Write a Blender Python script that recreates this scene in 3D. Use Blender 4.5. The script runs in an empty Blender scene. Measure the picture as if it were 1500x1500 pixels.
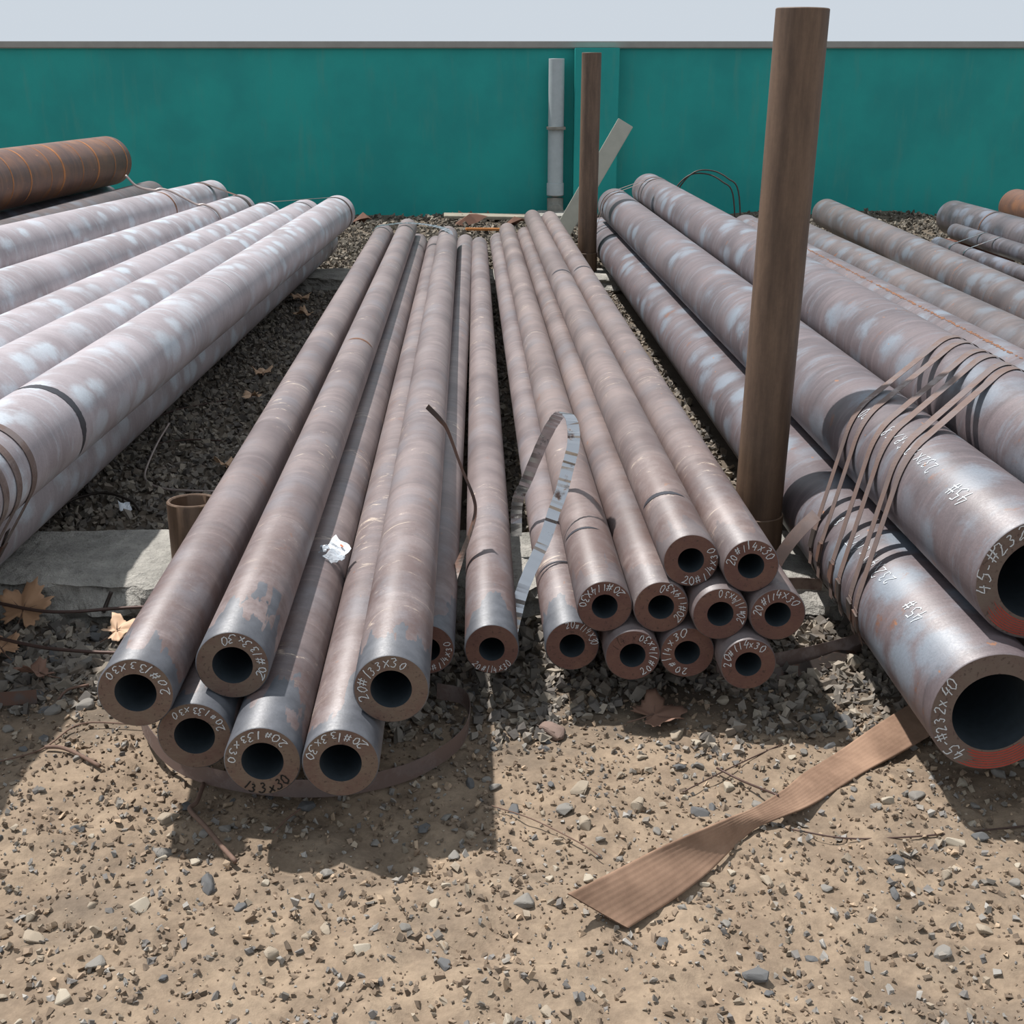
import bpy, bmesh, math, random
import numpy as np
from mathutils import Vector, Matrix

random.seed(7)
RNG = np.random.default_rng(11)
scene = bpy.context.scene
COL = scene.collection

# ------------------------------------------------------------------ camera, sky, sun, exposure
CAM_H = 1.27
PITCH = math.atan(635.0 / 1800.0)
cam_data = bpy.data.cameras.new('camera')
cam_data.sensor_width = 36.0
cam_data.lens = 36.0 * 1800.0 / 1500.0
cam_data.clip_end = 300
cam = bpy.data.objects.new('camera', cam_data)
cam.location = (0, 0, CAM_H)
cam.rotation_euler = (math.pi / 2 - PITCH, 0, 0)
COL.objects.link(cam)
scene.camera = cam

world = bpy.data.worlds.new('sky')
scene.world = world
world.use_nodes = True
bg = world.node_tree.nodes['Background']
bg.inputs['Color'].default_value = (0.83, 0.91, 1.0, 1)
bg.inputs['Strength'].default_value = .74

sun_data = bpy.data.lights.new('sun', 'SUN')
sun_data.energy = 5.8
sun_data.angle = math.radians(1.2)
sun_data.color = (1.0, 0.965, 0.93)
sun = bpy.data.objects.new('sun', sun_data)
sun_dir = Vector((-0.40, 0.24, 1.0)).normalized()       # towards the sun: left of the yard, a little behind the stacks
sun.rotation_euler = sun_dir.to_track_quat('Z', 'Y').to_euler()
sun.location = (-4, 3, 10)
COL.objects.link(sun)

scene.view_settings.view_transform = 'Standard'
scene.view_settings.look = 'None'
scene.view_settings.gamma = 1.0
scene.view_settings.use_curve_mapping = False
scene.view_settings.exposure = 0.0

# ------------------------------------------------------------------ helpers
_c, _s = math.cos(PITCH), math.sin(PITCH)

def spot(u, v, h=0.0):
    """place in the yard, at height h, that a surveyed sight line from the camera tripod meets"""
    x, y = u - 750.0, v - 750.0
    r = Vector((x, 1800 * _c - y * _s, -(1800 * _s + y * _c)))
    t = (h - CAM_H) / r.z
    return Vector((r.x * t, r.y * t, h))

def srgb(r, g, b):
    f = lambda c: (c / 255) / 12.92 if c / 255 <= .04045 else ((c / 255 + .055) / 1.055) ** 2.4
    return (f(r), f(g), f(b), 1)

def mesh_obj(name, verts, faces, mats=(), parent=None, smooth=False, mat_idx=None, sm_list=None):
    me = bpy.data.meshes.new(name)
    me.from_pydata([tuple(v) for v in verts], [], faces)
    for m in mats:
        me.materials.append(m)
    if mat_idx is not None:
        me.polygons.foreach_set('material_index', mat_idx)
    if sm_list is not None:
        me.polygons.foreach_set('use_smooth', sm_list)
    elif smooth:
        me.polygons.foreach_set('use_smooth', [True] * len(me.polygons))
    me.update()
    o = bpy.data.objects.new(name, me)
    COL.objects.link(o)
    if parent is not None:
        o.parent = parent
    return o

def tag(o, label=None, category=None, group=None, kind=None):
    if label: o['label'] = label
    if category: o['category'] = category
    if group: o['group'] = group
    if kind: o['kind'] = kind
    return o

def empty(name, loc):
    o = bpy.data.objects.new(name, None)
    o.location = loc
    o.empty_display_size = .05
    COL.objects.link(o)
    return o

# ------------------------------------------------------------------ node materials
class NT:
    def __init__(self, name):
        self.m = bpy.data.materials.new(name)
        self.m.use_nodes = True
        self.t = self.m.node_tree
        self.b = self.t.nodes['Principled BSDF']
    def n(self, typ, **kw):
        nd = self.t.nodes.new(typ)
        for k, v in kw.items():
            setattr(nd, k, v)
        return nd
    def link(self, a, b):
        self.t.links.new(a, b)
    def coords(self, scale=(1, 1, 1), out='Object', rnd=0.0):
        tc = self.n('ShaderNodeTexCoord')
        src = tc.outputs[out]
        if rnd:
            oi = self.n('ShaderNodeObjectInfo')
            mul = self.n('ShaderNodeVectorMath', operation='SCALE')
            cb = self.n('ShaderNodeCombineXYZ')
            self.link(oi.outputs['Random'], cb.inputs[0]); self.link(oi.outputs['Random'], cb.inputs[1]); self.link(oi.outputs['Random'], cb.inputs[2])
            self.link(cb.outputs[0], mul.inputs[0]); mul.inputs['Scale'].default_value = rnd
            add = self.n('ShaderNodeVectorMath', operation='ADD')
            self.link(src, add.inputs[0]); self.link(mul.outputs[0], add.inputs[1])
            src = add.outputs[0]
        if scale != (1, 1, 1):
            mp = self.n('ShaderNodeVectorMath', operation='MULTIPLY')
            self.link(src, mp.inputs[0]); mp.inputs[1].default_value = scale
            src = mp.outputs[0]
        return src
    def noise(self, vec, scale, detail=4, rough=.55, dist=0.0):
        nd = self.n('ShaderNodeTexNoise')
        nd.inputs['Scale'].default_value = scale; nd.inputs['Detail'].default_value = detail
        nd.inputs['Roughness'].default_value = rough; nd.inputs['Distortion'].default_value = dist
        self.link(vec, nd.inputs['Vector'])
        return nd.outputs['Fac']
    def voronoi(self, vec, scale, rand=1.0):
        nd = self.n('ShaderNodeTexVoronoi', feature='F1')
        nd.inputs['Scale'].default_value = scale; nd.inputs['Randomness'].default_value = rand
        self.link(vec, nd.inputs['Vector'])
        return nd.outputs['Distance']
    def ramp(self, fac, lo, hi):
        nd = self.n('ShaderNodeMapRange', interpolation_type='SMOOTHSTEP')
        nd.inputs[1].default_value = lo; nd.inputs[2].default_value = hi
        self.link(fac, nd.inputs[0])
        return nd.outputs[0]
    def math(self, op, a, b=None):
        nd = self.n('ShaderNodeMath', operation=op)
        for i, x in enumerate((a, b)):
            if x is None: continue
            if isinstance(x, (int, float)): nd.inputs[i].default_value = x
            else: self.link(x, nd.inputs[i])
        return nd.outputs[0]
    def mix(self, fac, a, b, blend='MIX'):
        nd = self.n('ShaderNodeMix', data_type='RGBA', blend_type=blend)
        if isinstance(fac, (int, float)): nd.inputs[0].default_value = fac
        else: self.link(fac, nd.inputs[0])
        for i, x in ((6, a), (7, b)):
            if isinstance(x, tuple): nd.inputs[i].default_value = x
            else: self.link(x, nd.inputs[i])
        return nd.outputs[2]
    def color(self, c):
        if isinstance(c, tuple): self.b.inputs['Base Color'].default_value = c
        else: self.link(c, self.b.inputs['Base Color'])
    def rough(self, r):
        if isinstance(r, (int, float)): self.b.inputs['Roughness'].default_value = r
        else: self.link(r, self.b.inputs['Roughness'])
    def bump(self, h, strength=.3, dist=.002):
        nd = self.n('ShaderNodeBump')
        nd.inputs['Strength'].default_value = strength; nd.inputs['Distance'].default_value = dist
        self.link(h, nd.inputs['Height']); self.link(nd.outputs[0], self.b.inputs['Normal'])

def plain(name, c, rough=.7, metal=0.0, spec=.4, var=0.0, scale=20):
    k = NT(name)
    if var:
        v = k.coords(rnd=7.0)
        f = k.noise(v, scale, 5)
        k.color(k.mix(f, tuple(x * (1 - var) for x in c[:3]) + (1,), tuple(min(1, x * (1 + var)) for x in c[:3]) + (1,)))
        k.bump(f, .25, .002)
    else:
        k.color(c)
    k.rough(rough)
    k.b.inputs['Metallic'].default_value = metal
    k.b.inputs['Specular IOR Level'].default_value = spec
    return k.m

def pipe_skin(name, c1, c2, blue, blue_amt, streak, rust, burn=.0, scuff=.0, spot_scale=8.0, rough=.55):
    """weathered hot-rolled pipe: brown scale, blue-grey scale patches, orange rust flecks, torch-darkened end"""
    k = NT(name)
    v = k.coords(rnd=31.0)
    raw = k.coords()
    big = k.noise(v, 3.5, 5, .6)
    col = k.mix(k.ramp(big, .32, .68), c1, c2)
    ring = k.noise(k.coords((1.5, 16, 1.5), rnd=31.0), 2.2, 6, .65, .6)
    dk = tuple(x * .55 for x in c1[:3]) + (1,)
    lt = tuple(min(1, x * 1.35) for x in c2[:3]) + (1,)
    col = k.mix(k.math('MULTIPLY', k.ramp(ring, .50, .72), streak), col, dk)
    col = k.mix(k.math('MULTIPLY', k.ramp(ring, .48, .30), streak), col, lt)
    if blue_amt:
        d = k.voronoi(k.coords((1, .75, 1), rnd=31.0), spot_scale)
        rag = k.noise(v, 26, 5, .7)
        edge = k.math('ADD', d, k.math('MULTIPLY', k.math('SUBTRACT', rag, .5), .55))
        big2 = k.noise(v, 2.3, 2)
        m = k.math('MULTIPLY', k.ramp(edge, .52, .20), k.ramp(big2, .30, .60))
        m2 = k.ramp(k.noise(k.coords((1.2, 5, 1.2), rnd=31.0), 4.5, 6, .7), .53, .66)
        m = k.math('MAXIMUM', m, k.math('MULTIPLY', m2, .45))
        col = k.mix(k.math('MULTIPLY', m, blue_amt), col, blue)
    fine = k.noise(v, 180, 3, .7)
    col = k.mix(.5, col, k.mix(fine, (.25, .25, .25, 1), (.78, .78, .78, 1)), 'OVERLAY')
    fl = k.math('MULTIPLY', k.ramp(k.noise(v, 9, 6, .72), .62, .70), rust)
    col = k.mix(fl, col, srgb(118, 78, 56))
    fl2 = k.math('MULTIPLY', k.ramp(k.noise(k.coords((1, .5, 1), rnd=13.0), 42, 2, .5), .735, .76), rust)
    col = k.mix(fl2, col, srgb(150, 100, 62))
    if scuff:
        sc = k.ramp(k.noise(k.coords((3, 8, 3), rnd=17.0), 3.0, 7, .75, 1.2), .57, .68)
        sm = k.ramp(k.noise(v, 2.4, 1), .50, .60)
        col = k.mix(k.math('MULTIPLY', k.math('MULTIPLY', sc, sm), scuff), col, srgb(214, 196, 176))
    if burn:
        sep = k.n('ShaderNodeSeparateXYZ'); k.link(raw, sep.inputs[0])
        ang = k.noise(k.coords((1, .2, 1), rnd=23.0), 14, 4, .6)
        lim = k.math('ADD', k.math('MULTIPLY', k.ramp(ang, .40, .68), .20), .035)
        oi = k.n('ShaderNodeObjectInfo')
        bm = k.ramp(k.math('SUBTRACT', sep.outputs[1], lim), .004, -.004)
        bm = k.math('MULTIPLY', bm, k.ramp(oi.outputs['Random'], -.9, .2))
        bcol = k.mix(k.noise(v, 30, 4), srgb(40, 45, 52), srgb(104, 107, 114))
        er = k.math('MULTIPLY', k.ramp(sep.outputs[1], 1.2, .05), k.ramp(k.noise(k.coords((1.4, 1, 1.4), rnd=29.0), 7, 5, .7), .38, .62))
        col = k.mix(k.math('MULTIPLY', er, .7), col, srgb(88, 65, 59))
        col = k.mix(k.math('MULTIPLY', bm, burn), col, bcol)
    k.color(col)
    k.rough(k.math('ADD', k.math('MULTIPLY', fine, .22), rough - .16))
    k.b.inputs['Specular IOR Level'].default_value = .75
    k.bump(k.math('ADD', fine, k.math('MULTIPLY', ring, .6)), .18, .0015)
    return k.m

M = {}
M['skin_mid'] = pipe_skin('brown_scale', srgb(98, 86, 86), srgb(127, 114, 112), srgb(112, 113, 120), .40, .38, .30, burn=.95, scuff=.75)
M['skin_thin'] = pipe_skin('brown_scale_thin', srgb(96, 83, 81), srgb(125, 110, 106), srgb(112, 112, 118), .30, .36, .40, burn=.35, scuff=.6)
M['skin_left'] = pipe_skin('pale_scale', srgb(140, 131, 134), srgb(166, 158, 162), srgb(184, 195, 204), .75, .24, .16, spot_scale=9.5)
M['skin_right'] = pipe_skin('blue_brown_scale', srgb(83, 74, 77), srgb(105, 94, 96), srgb(118, 128, 139), .85, .5, .7, spot_scale=7.5)
M['skin_far'] = pipe_skin('dark_scale', srgb(76, 69, 70), srgb(100, 89, 87), srgb(104, 114, 124), .7, .5, .8)
M['skin_dark'] = pipe_skin('blue_black_scale', srgb(62, 58, 62), srgb(92, 84, 86), srgb(120, 130, 145), .6, .5, .5, rough=.45)
M['skin_rust'] = pipe_skin('orange_brown_rust', srgb(88, 62, 52), srgb(112, 78, 60), srgb(132, 88, 58), .8, .6, 1.0)

def face_mat(name, a, b, c):
    k = NT(name)
    v = k.coords(rnd=19.0)
    f = k.noise(v, 18, 6, .7)
    col = k.mix(k.ramp(f, .35, .7), a, b)
    g = k.noise(k.coords((14, 1, 90), rnd=5.0), 6, 4, .6)
    col = k.mix(k.math('MULTIPLY', k.ramp(g, .5, .75), .4), col, c)
    sp = k.noise(v, 150, 2)
    col = k.mix(k.math('MULTIPLY', k.ramp(sp, .58, .72), .6), col, srgb(58, 46, 42))
    k.color(col); k.rough(.68); k.b.inputs['Specular IOR Level'].default_value = .3
    k.bump(g, .15, .001)
    return k.m
M['face_grey'] = face_mat('sawn_end_grey_brown', srgb(108, 93, 81), srgb(100, 78, 70), srgb(124, 111, 98))
M['face_red'] = face_mat('sawn_end_red_brown', srgb(94, 66, 60), srgb(106, 78, 67), srgb(116, 92, 80))
M['face_big'] = face_mat('sawn_end_taupe', srgb(104, 92, 84), srgb(98, 80, 74), srgb(114, 101, 92))
M['bore'] = plain('dark_bore_scale', srgb(50, 58, 64), .75, var=.35, scale=60)
M['chalk'] = plain('white_chalk', srgb(196, 202, 206), .9, var=.25, scale=300)
M['ink'] = plain('black_marker', srgb(12, 12, 12), .7)
M['redpaint'] = plain('red_paint', srgb(150, 62, 50), .6, var=.3, scale=60)

# ------------------------------------------------------------------ value noise for terrain
def make_noise(seed, n=64):
    g = np.random.default_rng(seed).random((n, n))
    def f(x, y):
        x = np.asarray(x, float) % n; y = np.asarray(y, float) % n
        i = np.floor(x).astype(int); j = np.floor(y).astype(int)
        fx = x - i; fy = y - j
        fx = fx * fx * (3 - 2 * fx); fy = fy * fy * (3 - 2 * fy)
        i1 = (i + 1) % n; j1 = (j + 1) % n; i %= n; j %= n
        return (g[i, j] * (1 - fx) + g[i1, j] * fx) * (1 - fy) + (g[i, j1] * (1 - fx) + g[i1, j1] * fx) * fy - .5
    return f
N1, N2, N3, N4 = make_noise(1), make_noise(2), make_noise(3), make_noise(4)

def ground_h(x, y):
    x = np.asarray(x, float); y = np.asarray(y, float)
    near = np.clip((2.6 - y) / .8, 0, 1)
    h = .020 * N1(x * 2.1, y * 2.1) + .012 * N2(x * 6, y * 6) + near * (.022 * N3(x * 14, y * 14) + .012 * N4(x * 37, y * 37))
    bank = np.clip((y - 10.6) / 1.2, 0, 1)
    h = h + bank * (.05 + .08 * N2(x * 2.5, y * 2.5))
    return h - .006

# ------------------------------------------------------------------ ground
def build_ground():
    xs = np.concatenate([np.linspace(-16, -4, 13)[:-1], np.linspace(-4, -1.75, 60)[:-1], np.linspace(-1.75, 1.75, 290), np.linspace(1.75, 4.5, 70)[1:], np.linspace(4.5, 16, 13)[1:]])
    ys = np.concatenate([np.linspace(-12, 1.1, 12)[:-1], np.linspace(1.1, 3.0, 165), np.linspace(3.0, 12.4, 170)[1:], np.linspace(12.4, 30, 10)[1:]])
    X, Y = np.meshgrid(xs, ys)
    Z = ground_h(X, Y)
    V = np.stack([X, Y, Z], -1).reshape(-1, 3)
    nx, ny = len(xs), len(ys)
    i = np.arange(nx - 1); j = np.arange(ny - 1)
    a = (j[:, None] * nx + i[None]).reshape(-1)
    F = np.stack([a, a + 1, a + nx + 1, a + nx], 1).tolist()
    k = NT('sand_and_dirt')
    v = k.coords(out='Object')
    sep = k.n('ShaderNodeSeparateXYZ'); k.link(v, sep.inputs[0])
    n1 = k.noise(v, 2.2, 5, .65); n2 = k.noise(v, 9, 6, .7); n3 = k.noise(v, 70, 4, .7)
    sand = k.mix(k.ramp(n2, .3, .7), srgb(118, 103, 88), srgb(146, 129, 110))
    sand = k.mix(k.math('MULTIPLY', k.ramp(n1, .48, .68), .55), sand, srgb(96, 87, 78))
    dirt = k.mix(n2, srgb(80, 72, 64), srgb(112, 102, 90))
    edge = k.math('ADD', sep.outputs[1], k.math('MULTIPLY', k.math('SUBTRACT', n1, .5), 1.0))
    col = k.mix(k.ramp(edge, 2.12, 2.42), sand, dirt)
    yard = k.mix(n2, srgb(84, 76, 66), srgb(112, 102, 90))
    col = k.mix(k.ramp(sep.outputs[1], 7.6, 9.0), col, yard)
    col = k.mix(.6, col, k.mix(n3, (.22, .22, .22, 1), (.8, .8, .8, 1)), 'OVERLAY')
    k.color(col); k.rough(.95); k.b.inputs['Specular IOR Level'].default_value = .15
    k.bump(k.math('ADD', n3, k.math('MULTIPLY', n2, 1.5)), .5, .006)
    o = mesh_obj('floor', V, F, [k.m], smooth=True)
    tag(o, 'sandy dirt ground of the pipe yard', kind='structure')
build_ground()

# ------------------------------------------------------------------ painted yard wall
def box(name, c, size, mat, parent=None, bevel=0.0, rot=None):
    bm = bmesh.new()
    bmesh.ops.create_cube(bm, size=1)
    bmesh.ops.scale(bm, vec=size, verts=bm.verts)
    if bevel:
        bmesh.ops.bevel(bm, geom=bm.edges[:], offset=bevel, segments=2, affect='EDGES')
    me = bpy.data.meshes.new(name); bm.to_mesh(me); bm.free()
    me.materials.append(mat)
    o = bpy.data.objects.new(name, me); COL.objects.link(o)
    o.location = c
    if rot: o.rotation_euler = rot
    if parent is not None: o.parent = parent
    return o

def green_wall():
    k = NT('green_paint')
    v = k.coords()
    a = k.noise(v, 1.3, 5, .6); b = k.noise(k.coords((6, 6, 1)), 2.0, 5, .6)
    col = k.mix(k.ramp(a, .3, .7), srgb(0, 138, 134), srgb(10, 154, 147))
    col = k.mix(k.math('MULTIPLY', k.ramp(b, .5, .8), .5), col, srgb(66, 144, 134))
    sep = k.n('ShaderNodeSeparateXYZ'); k.link(v, sep.inputs[0])
    k.color(col); k.rough(.6); k.bump(k.noise(v, 60, 3), .15, .003)
    return k.m
M['green'] = green_wall()
M['concrete_cap'] = plain('grey_coping', srgb(150, 148, 142), .9, var=.2, scale=8)
w = box('wall_back', (0, 12.12, .72), (22, .24, 1.64), M['green'], bevel=.004)
tag(w, 'teal green painted yard wall behind the pipe stacks', kind='structure')
cap = box('trim_1', (0, 12.12, 1.56), (22, .32, .06), M['concrete_cap'], bevel=.008)
tag(cap, 'grey coping along the top of the green wall', kind='structure')
pil = box('trim_2', (.77, 11.90, .70), (.40, .22, 1.66), M['green'], bevel=.004)
tag(pil, 'green painted pilaster standing out of the yard wall', kind='structure')

# ------------------------------------------------------------------ tubes, ribbons
def frames(pts):
    pts = [Vector(p) for p in pts]
    T = []
    for i in range(len(pts)):
        a = pts[max(i - 1, 0)]; b = pts[min(i + 1, len(pts) - 1)]
        T.append((b - a).normalized())
    return pts, T

def spline(pts, n=8):
    """Catmull-Rom through the points"""
    P = [Vector(p) for p in pts]
    P = [P[0] * 2 - P[1]] + P + [P[-1] * 2 - P[-2]]
    out = []
    for i in range(1, len(P) - 2):
        for k in range(n):
            t = k / n
            a, b, c, d = P[i - 1], P[i], P[i + 1], P[i + 2]
            out.append(.5 * ((2 * b) + (c - a) * t + (2 * a - 5 * b + 4 * c - d) * t * t + (3 * b - a - 3 * c + d) * t ** 3))
    out.append(P[-2].copy())
    return out

def tube_geo(pts, r, n=8, taper=None):
    pts, T = frames(pts)
    up = Vector((0, 0, 1))
    V, F = [], []
    for i, (p, t) in enumerate(zip(pts, T)):
        a = t.cross(up)
        if a.length < 1e-3: a = t.cross(Vector((1, 0, 0)))
        a.normalize(); b = a.cross(t).normalized()
        rr = r if taper is None else r * taper(i / (len(pts) - 1))
        for k in range(n):
            an = 2 * math.pi * k / n
            V.append(p + (a * math.cos(an) + b * math.sin(an)) * rr)
    for i in range(len(pts) - 1):
        for k in range(n):
            F.append((i * n + k, i * n + (k + 1) % n, (i + 1) * n + (k + 1) % n, (i + 1) * n + k))
    F.append(tuple(range(n - 1, -1, -1)))
    F.append(tuple((len(pts) - 1) * n + k for k in range(n)))
    return V, F

def tube(name, pts, r, mat, parent=None, n=8, taper=None):
    V, F = tube_geo(pts, r, n, taper)
    return mesh_obj(name, V, F, [mat], parent, smooth=True)

def ribbon(name, pts, wid, width, th, mat, parent=None, closed=False):
    """flat band; wid = one vector or a list of vectors across the band"""
    pts = [Vector(p) for p in pts]
    n = len(pts)
    V, F = [], []
    for i, p in enumerate(pts):
        if closed: t = pts[(i + 1) % n] - pts[i - 1]
        else: t = pts[min(i + 1, n - 1)] - pts[max(i - 1, 0)]
        t.normalize()
        w_ = Vector(wid[i] if isinstance(wid, list) else wid)
        w_ = (w_ - t * w_.dot(t)).normalized()
        nn = t.cross(w_)
        for sw, sn in ((-1, -1), (1, -1), (1, 1), (-1, 1)):
            V.append(p + w_ * (sw * width / 2) + nn * (sn * th / 2))
    m = n if closed else n - 1
    for i in range(m):
        j = (i + 1) % n
        for k in range(4):
            F.append((i * 4 + k, i * 4 + (k + 1) % 4, j * 4 + (k + 1) % 4, j * 4 + k))
    if not closed:
        F.append((3, 2, 1, 0)); F.append(tuple((n - 1) * 4 + k for k in range(4)))
    return mesh_obj(name, V, F, [mat], parent)

# ------------------------------------------------------------------ handwriting
STROKES = {
    '0': [[(.30, 1), (.08, .75), (.05, .35), (.25, .02), (.48, .2), (.55, .65), (.42, .95), (.26, 1)]],
    '1': [[(.32, 1), (.26, 0)]],
    '2': [[(.05, .8), (.2, .99), (.45, .92), (.47, .65), (.25, .3), (.03, .04), (.3, .06), (.58, .1)]],
    '3': [[(.08, .92), (.35, 1), (.48, .82), (.25, .56), (.5, .4), (.42, .08), (.18, .0), (.02, .12)]],
    '4': [[(.28, 1), (.05, .42), (.55, .45)], [(.45, .75), (.36, 0)]],
    '5': [[(.52, 1), (.18, .97), (.1, .58), (.42, .58), (.5, .25), (.28, .0), (.03, .08)]],
    '8': [[(.3, .55), (.1, .78), (.28, 1), (.47, .8), (.28, .52), (.06, .24), (.26, 0), (.5, .2), (.3, .55)]],
    '#': [[(.22, .92), (.12, .1)], [(.5, .95), (.40, .1)], [(.02, .66), (.62, .7)], [(.0, .34), (.6, .38)]],
    'x': [[(.05, .75), (.55, .1)], [(.52, .8), (.04, .05)]],
    '-': [[(.1, .5), (.45, .52)]],
    'G': [[(.5, .85), (.3, 1), (.06, .6), (.1, .15), (.35, .0), (.52, .25), (.5, .45), (.3, .45)]],
    'R': [[(.08, 0), (.1, 1), (.4, .95), (.45, .7), (.1, .5), (.5, 0)]],
    'T': [[(.02, .98), (.58, 1)], [(.3, .98), (.28, 0)]],
    '/': [[(.5, 1), (.1, 0)]],
    ' ': [],
}

def lettering(text, height, place, pen, rng):
    """place(s, t) -> (point, unit-s, unit-t); returns a flat pen-stroke mesh"""
    V, F = [], []
    s = 0.0
    for ch in text:
        tilt = rng.uniform(-.05, .30); sc = rng.uniform(.78, 1.12); dy = rng.uniform(-.12, .12)
        for st in STROKES[ch]:
            P = []
            fine = []
            for i in range(len(st) - 1):
                a, b = st[i], st[i + 1]
                for q in range(3):
                    fine.append((a[0] + (b[0] - a[0]) * q / 3, a[1] + (b[1] - a[1]) * q / 3))
            fine.append(st[-1])
            for i, (x, y) in enumerate(fine):
                x2 = (x + tilt * y) * sc + rng.uniform(-.03, .03); y2 = y * sc + dy + rng.uniform(-.03, .03)
                P.append((s + x2 * height, y2 * height))
            b0 = len(V)
            for i in range(len(P)):
                a = P[max(i - 1, 0)]; b = P[min(i + 1, len(P) - 1)]
                dx, dy2 = b[0] - a[0], b[1] - a[1]
                L = math.hypot(dx, dy2) or 1
                nx, ny = -dy2 / L, dx / L
                wv = pen * rng.uniform(.75, 1.15) / 2
                V.append(place(P[i][0] + nx * wv, P[i][1] + ny * wv))
                V.append(place(P[i][0] - nx * wv, P[i][1] - ny * wv))
            for i in range(len(P) - 1):
                F.append((b0 + 2 * i, b0 + 2 * i + 1, b0 + 2 * i + 3, b0 + 2 * i + 2))
        s += height * (.75 if ch != '1' else .6) * rng.uniform(.95, 1.1)
    return V, F, s

def face_text(pipe, text, r0, height, start_deg, way, mat='chalk', pen=.0022, stretch=1.0):
    """writing round a sawn end. way +1: counter-clockwise with letter tops inwards; -1: clockwise, tops outwards"""
    rng = random.Random(sum(map(ord, text)) + int(start_deg))
    th0 = math.radians(start_deg)
    def place(s, t):
        a = th0 + way * s * stretch / r0
        rr = r0 + (t - height / 2) * (-1 if way > 0 else 1)
        return (rr * math.cos(a), -.0007, rr * math.sin(a))
    V, F, _ = lettering(text, height, place, pen * .72, rng)
    return mesh_obj('chalk_writing' if mat == 'chalk' else 'marker_writing', V, F, [M[mat]], pipe)

def wall_text(pipe, text, r, height, y0, ang_deg, pen=.003, way=1, stretch=1.0):
    """writing along the pipe wall, running away from the sawn end, tops towards the ground on the left"""
    rng = random.Random(len(text) * 17 + int(y0 * 100))
    a0 = math.radians(ang_deg)
    def place(s, t):
        a = a0 + t / r
        return ((r + .0008) * math.cos(a), y0 + way * s * stretch, (r + .0008) * math.sin(a))
    V, F, _ = lettering(text, height, place, pen, rng)
    return mesh_obj('chalk_writing', V, F, [M['chalk']], pipe)

def paint_arc(pipe, r_in, r_out, a0, a1, seed):
    rng = random.Random(seed)
    V, F = [], []
    n = 40
    for lane in range(7):
        ra = r_in + (r_out - r_in) * lane / 7 + .001
        rb = r_in + (r_out - r_in) * (lane + .95) / 7
        s0 = a0 + rng.uniform(0, 14); s1 = a1 - rng.uniform(0, 14)
        b0 = len(V)
        for i in range(n + 1):
            a = math.radians(s0 + (s1 - s0) * i / n)
            k = min(1, i / 5, (n - i) / 5) * (.75 + .25 * rng.random())
            mid = (ra + rb) / 2
            V.append(((mid - (mid - ra) * k) * math.cos(a), -.0004, (mid - (mid - ra) * k) * math.sin(a)))
            V.append(((mid + (rb - mid) * k) * math.cos(a), -.0004, (mid + (rb - mid) * k) * math.sin(a)))
        for i in range(n):
            F.append((b0 + 2 * i, b0 + 2 * i + 1, b0 + 2 * i + 3, b0 + 2 * i + 2))
    return mesh_obj('red_paint_smear', V, F, [M['redpaint']], pipe)

# ------------------------------------------------------------------ pipes
_pipe_mesh = {}
def pipe_mesh(r, wall, length, skin, face, seg=56):
    key = (round(r, 4), round(wall, 4), round(length, 2), skin, face)
    if key in _pipe_mesh: return _pipe_mesh[key]
    ri = r - wall
    ch = .0022
    prof = [(r - ch, 0.0), (r, ch)] + [(r, length * i / 6) for i in range(1, 6)] + [(r, length - ch), (r - ch, length)]
    V, F, mi, sm = [], [], [], []
    def ring(rad, y):
        b = len(V)
        for k in range(seg):
            a = 2 * math.pi * k / seg
            V.append((rad * math.cos(a), y, rad * math.sin(a)))
        return b
    def bridge(b0, b1, m, s):
        for k in range(seg):
            F.append((b0 + k, b1 + k, b1 + (k + 1) % seg, b0 + (k + 1) % seg)); mi.append(m); sm.append(s)
    rings = [ring(*p) for p in prof]
    for a, b in zip(rings[:-1], rings[1:]): bridge(a, b, 0, True)
    for y, flip in ((0.0, False), (length, True)):
        o = ring(r - ch, y); i_ = ring(ri, y)
        if flip: bridge(o, i_, 1, False)
        else: bridge(i_, o, 1, False)
    i0, i1 = ring(ri, 0.0), ring(ri, length)
    bridge(i1, i0, 2, True)
    me = bpy.data.meshes.new('steel_pipe')
    me.from_pydata(V, [], F)
    for m in (M[skin], M[face], M['bore']): me.materials.append(m)
    me.polygons.foreach_set('material_index', mi); me.polygons.foreach_set('use_smooth', sm)
    me.update()
    _pipe_mesh[key] = me
    return me

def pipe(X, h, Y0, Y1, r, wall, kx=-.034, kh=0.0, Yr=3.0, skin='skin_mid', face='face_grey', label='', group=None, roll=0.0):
    """axis passes (X, Yr, h) with slopes kx, kh; front end at Y0, far end at Y1"""
    d = Vector((kx, 1, kh)).normalized()
    p0 = Vector((X + kx * (Y0 - Yr), Y0, h + kh * (Y0 - Yr)))
    L = (Y1 - Y0) / d.y
    o = bpy.data.objects.new('steel_pipe', pipe_mesh(r, wall, L, skin, face))
    x = d.cross(Vector((0, 0, 1))).normalized(); z = x.cross(d)
    o.matrix_world = Matrix.Translation(p0) @ Matrix((x, d, z)).transposed().to_4x4()
    COL.objects.link(o)
    tag(o, label, 'pipe', group)
    return o

R1, R2, R3 = .0665, .057, .116
GA, GB, GC, GD = 'thicker pipes at the left of the centre stack', 'thinner pipes at the right of the centre stack', 'big pipes stacked on the right', 'big pale pipes stacked on the left'
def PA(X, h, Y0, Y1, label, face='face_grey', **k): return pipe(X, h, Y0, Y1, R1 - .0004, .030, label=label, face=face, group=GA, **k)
def PB(X, h, Y0, Y1, label, face='face_red', **k): return pipe(X, h, Y0, Y1, R2 - .0004, .030, label=label, face=face, group=GB, **k)

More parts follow.
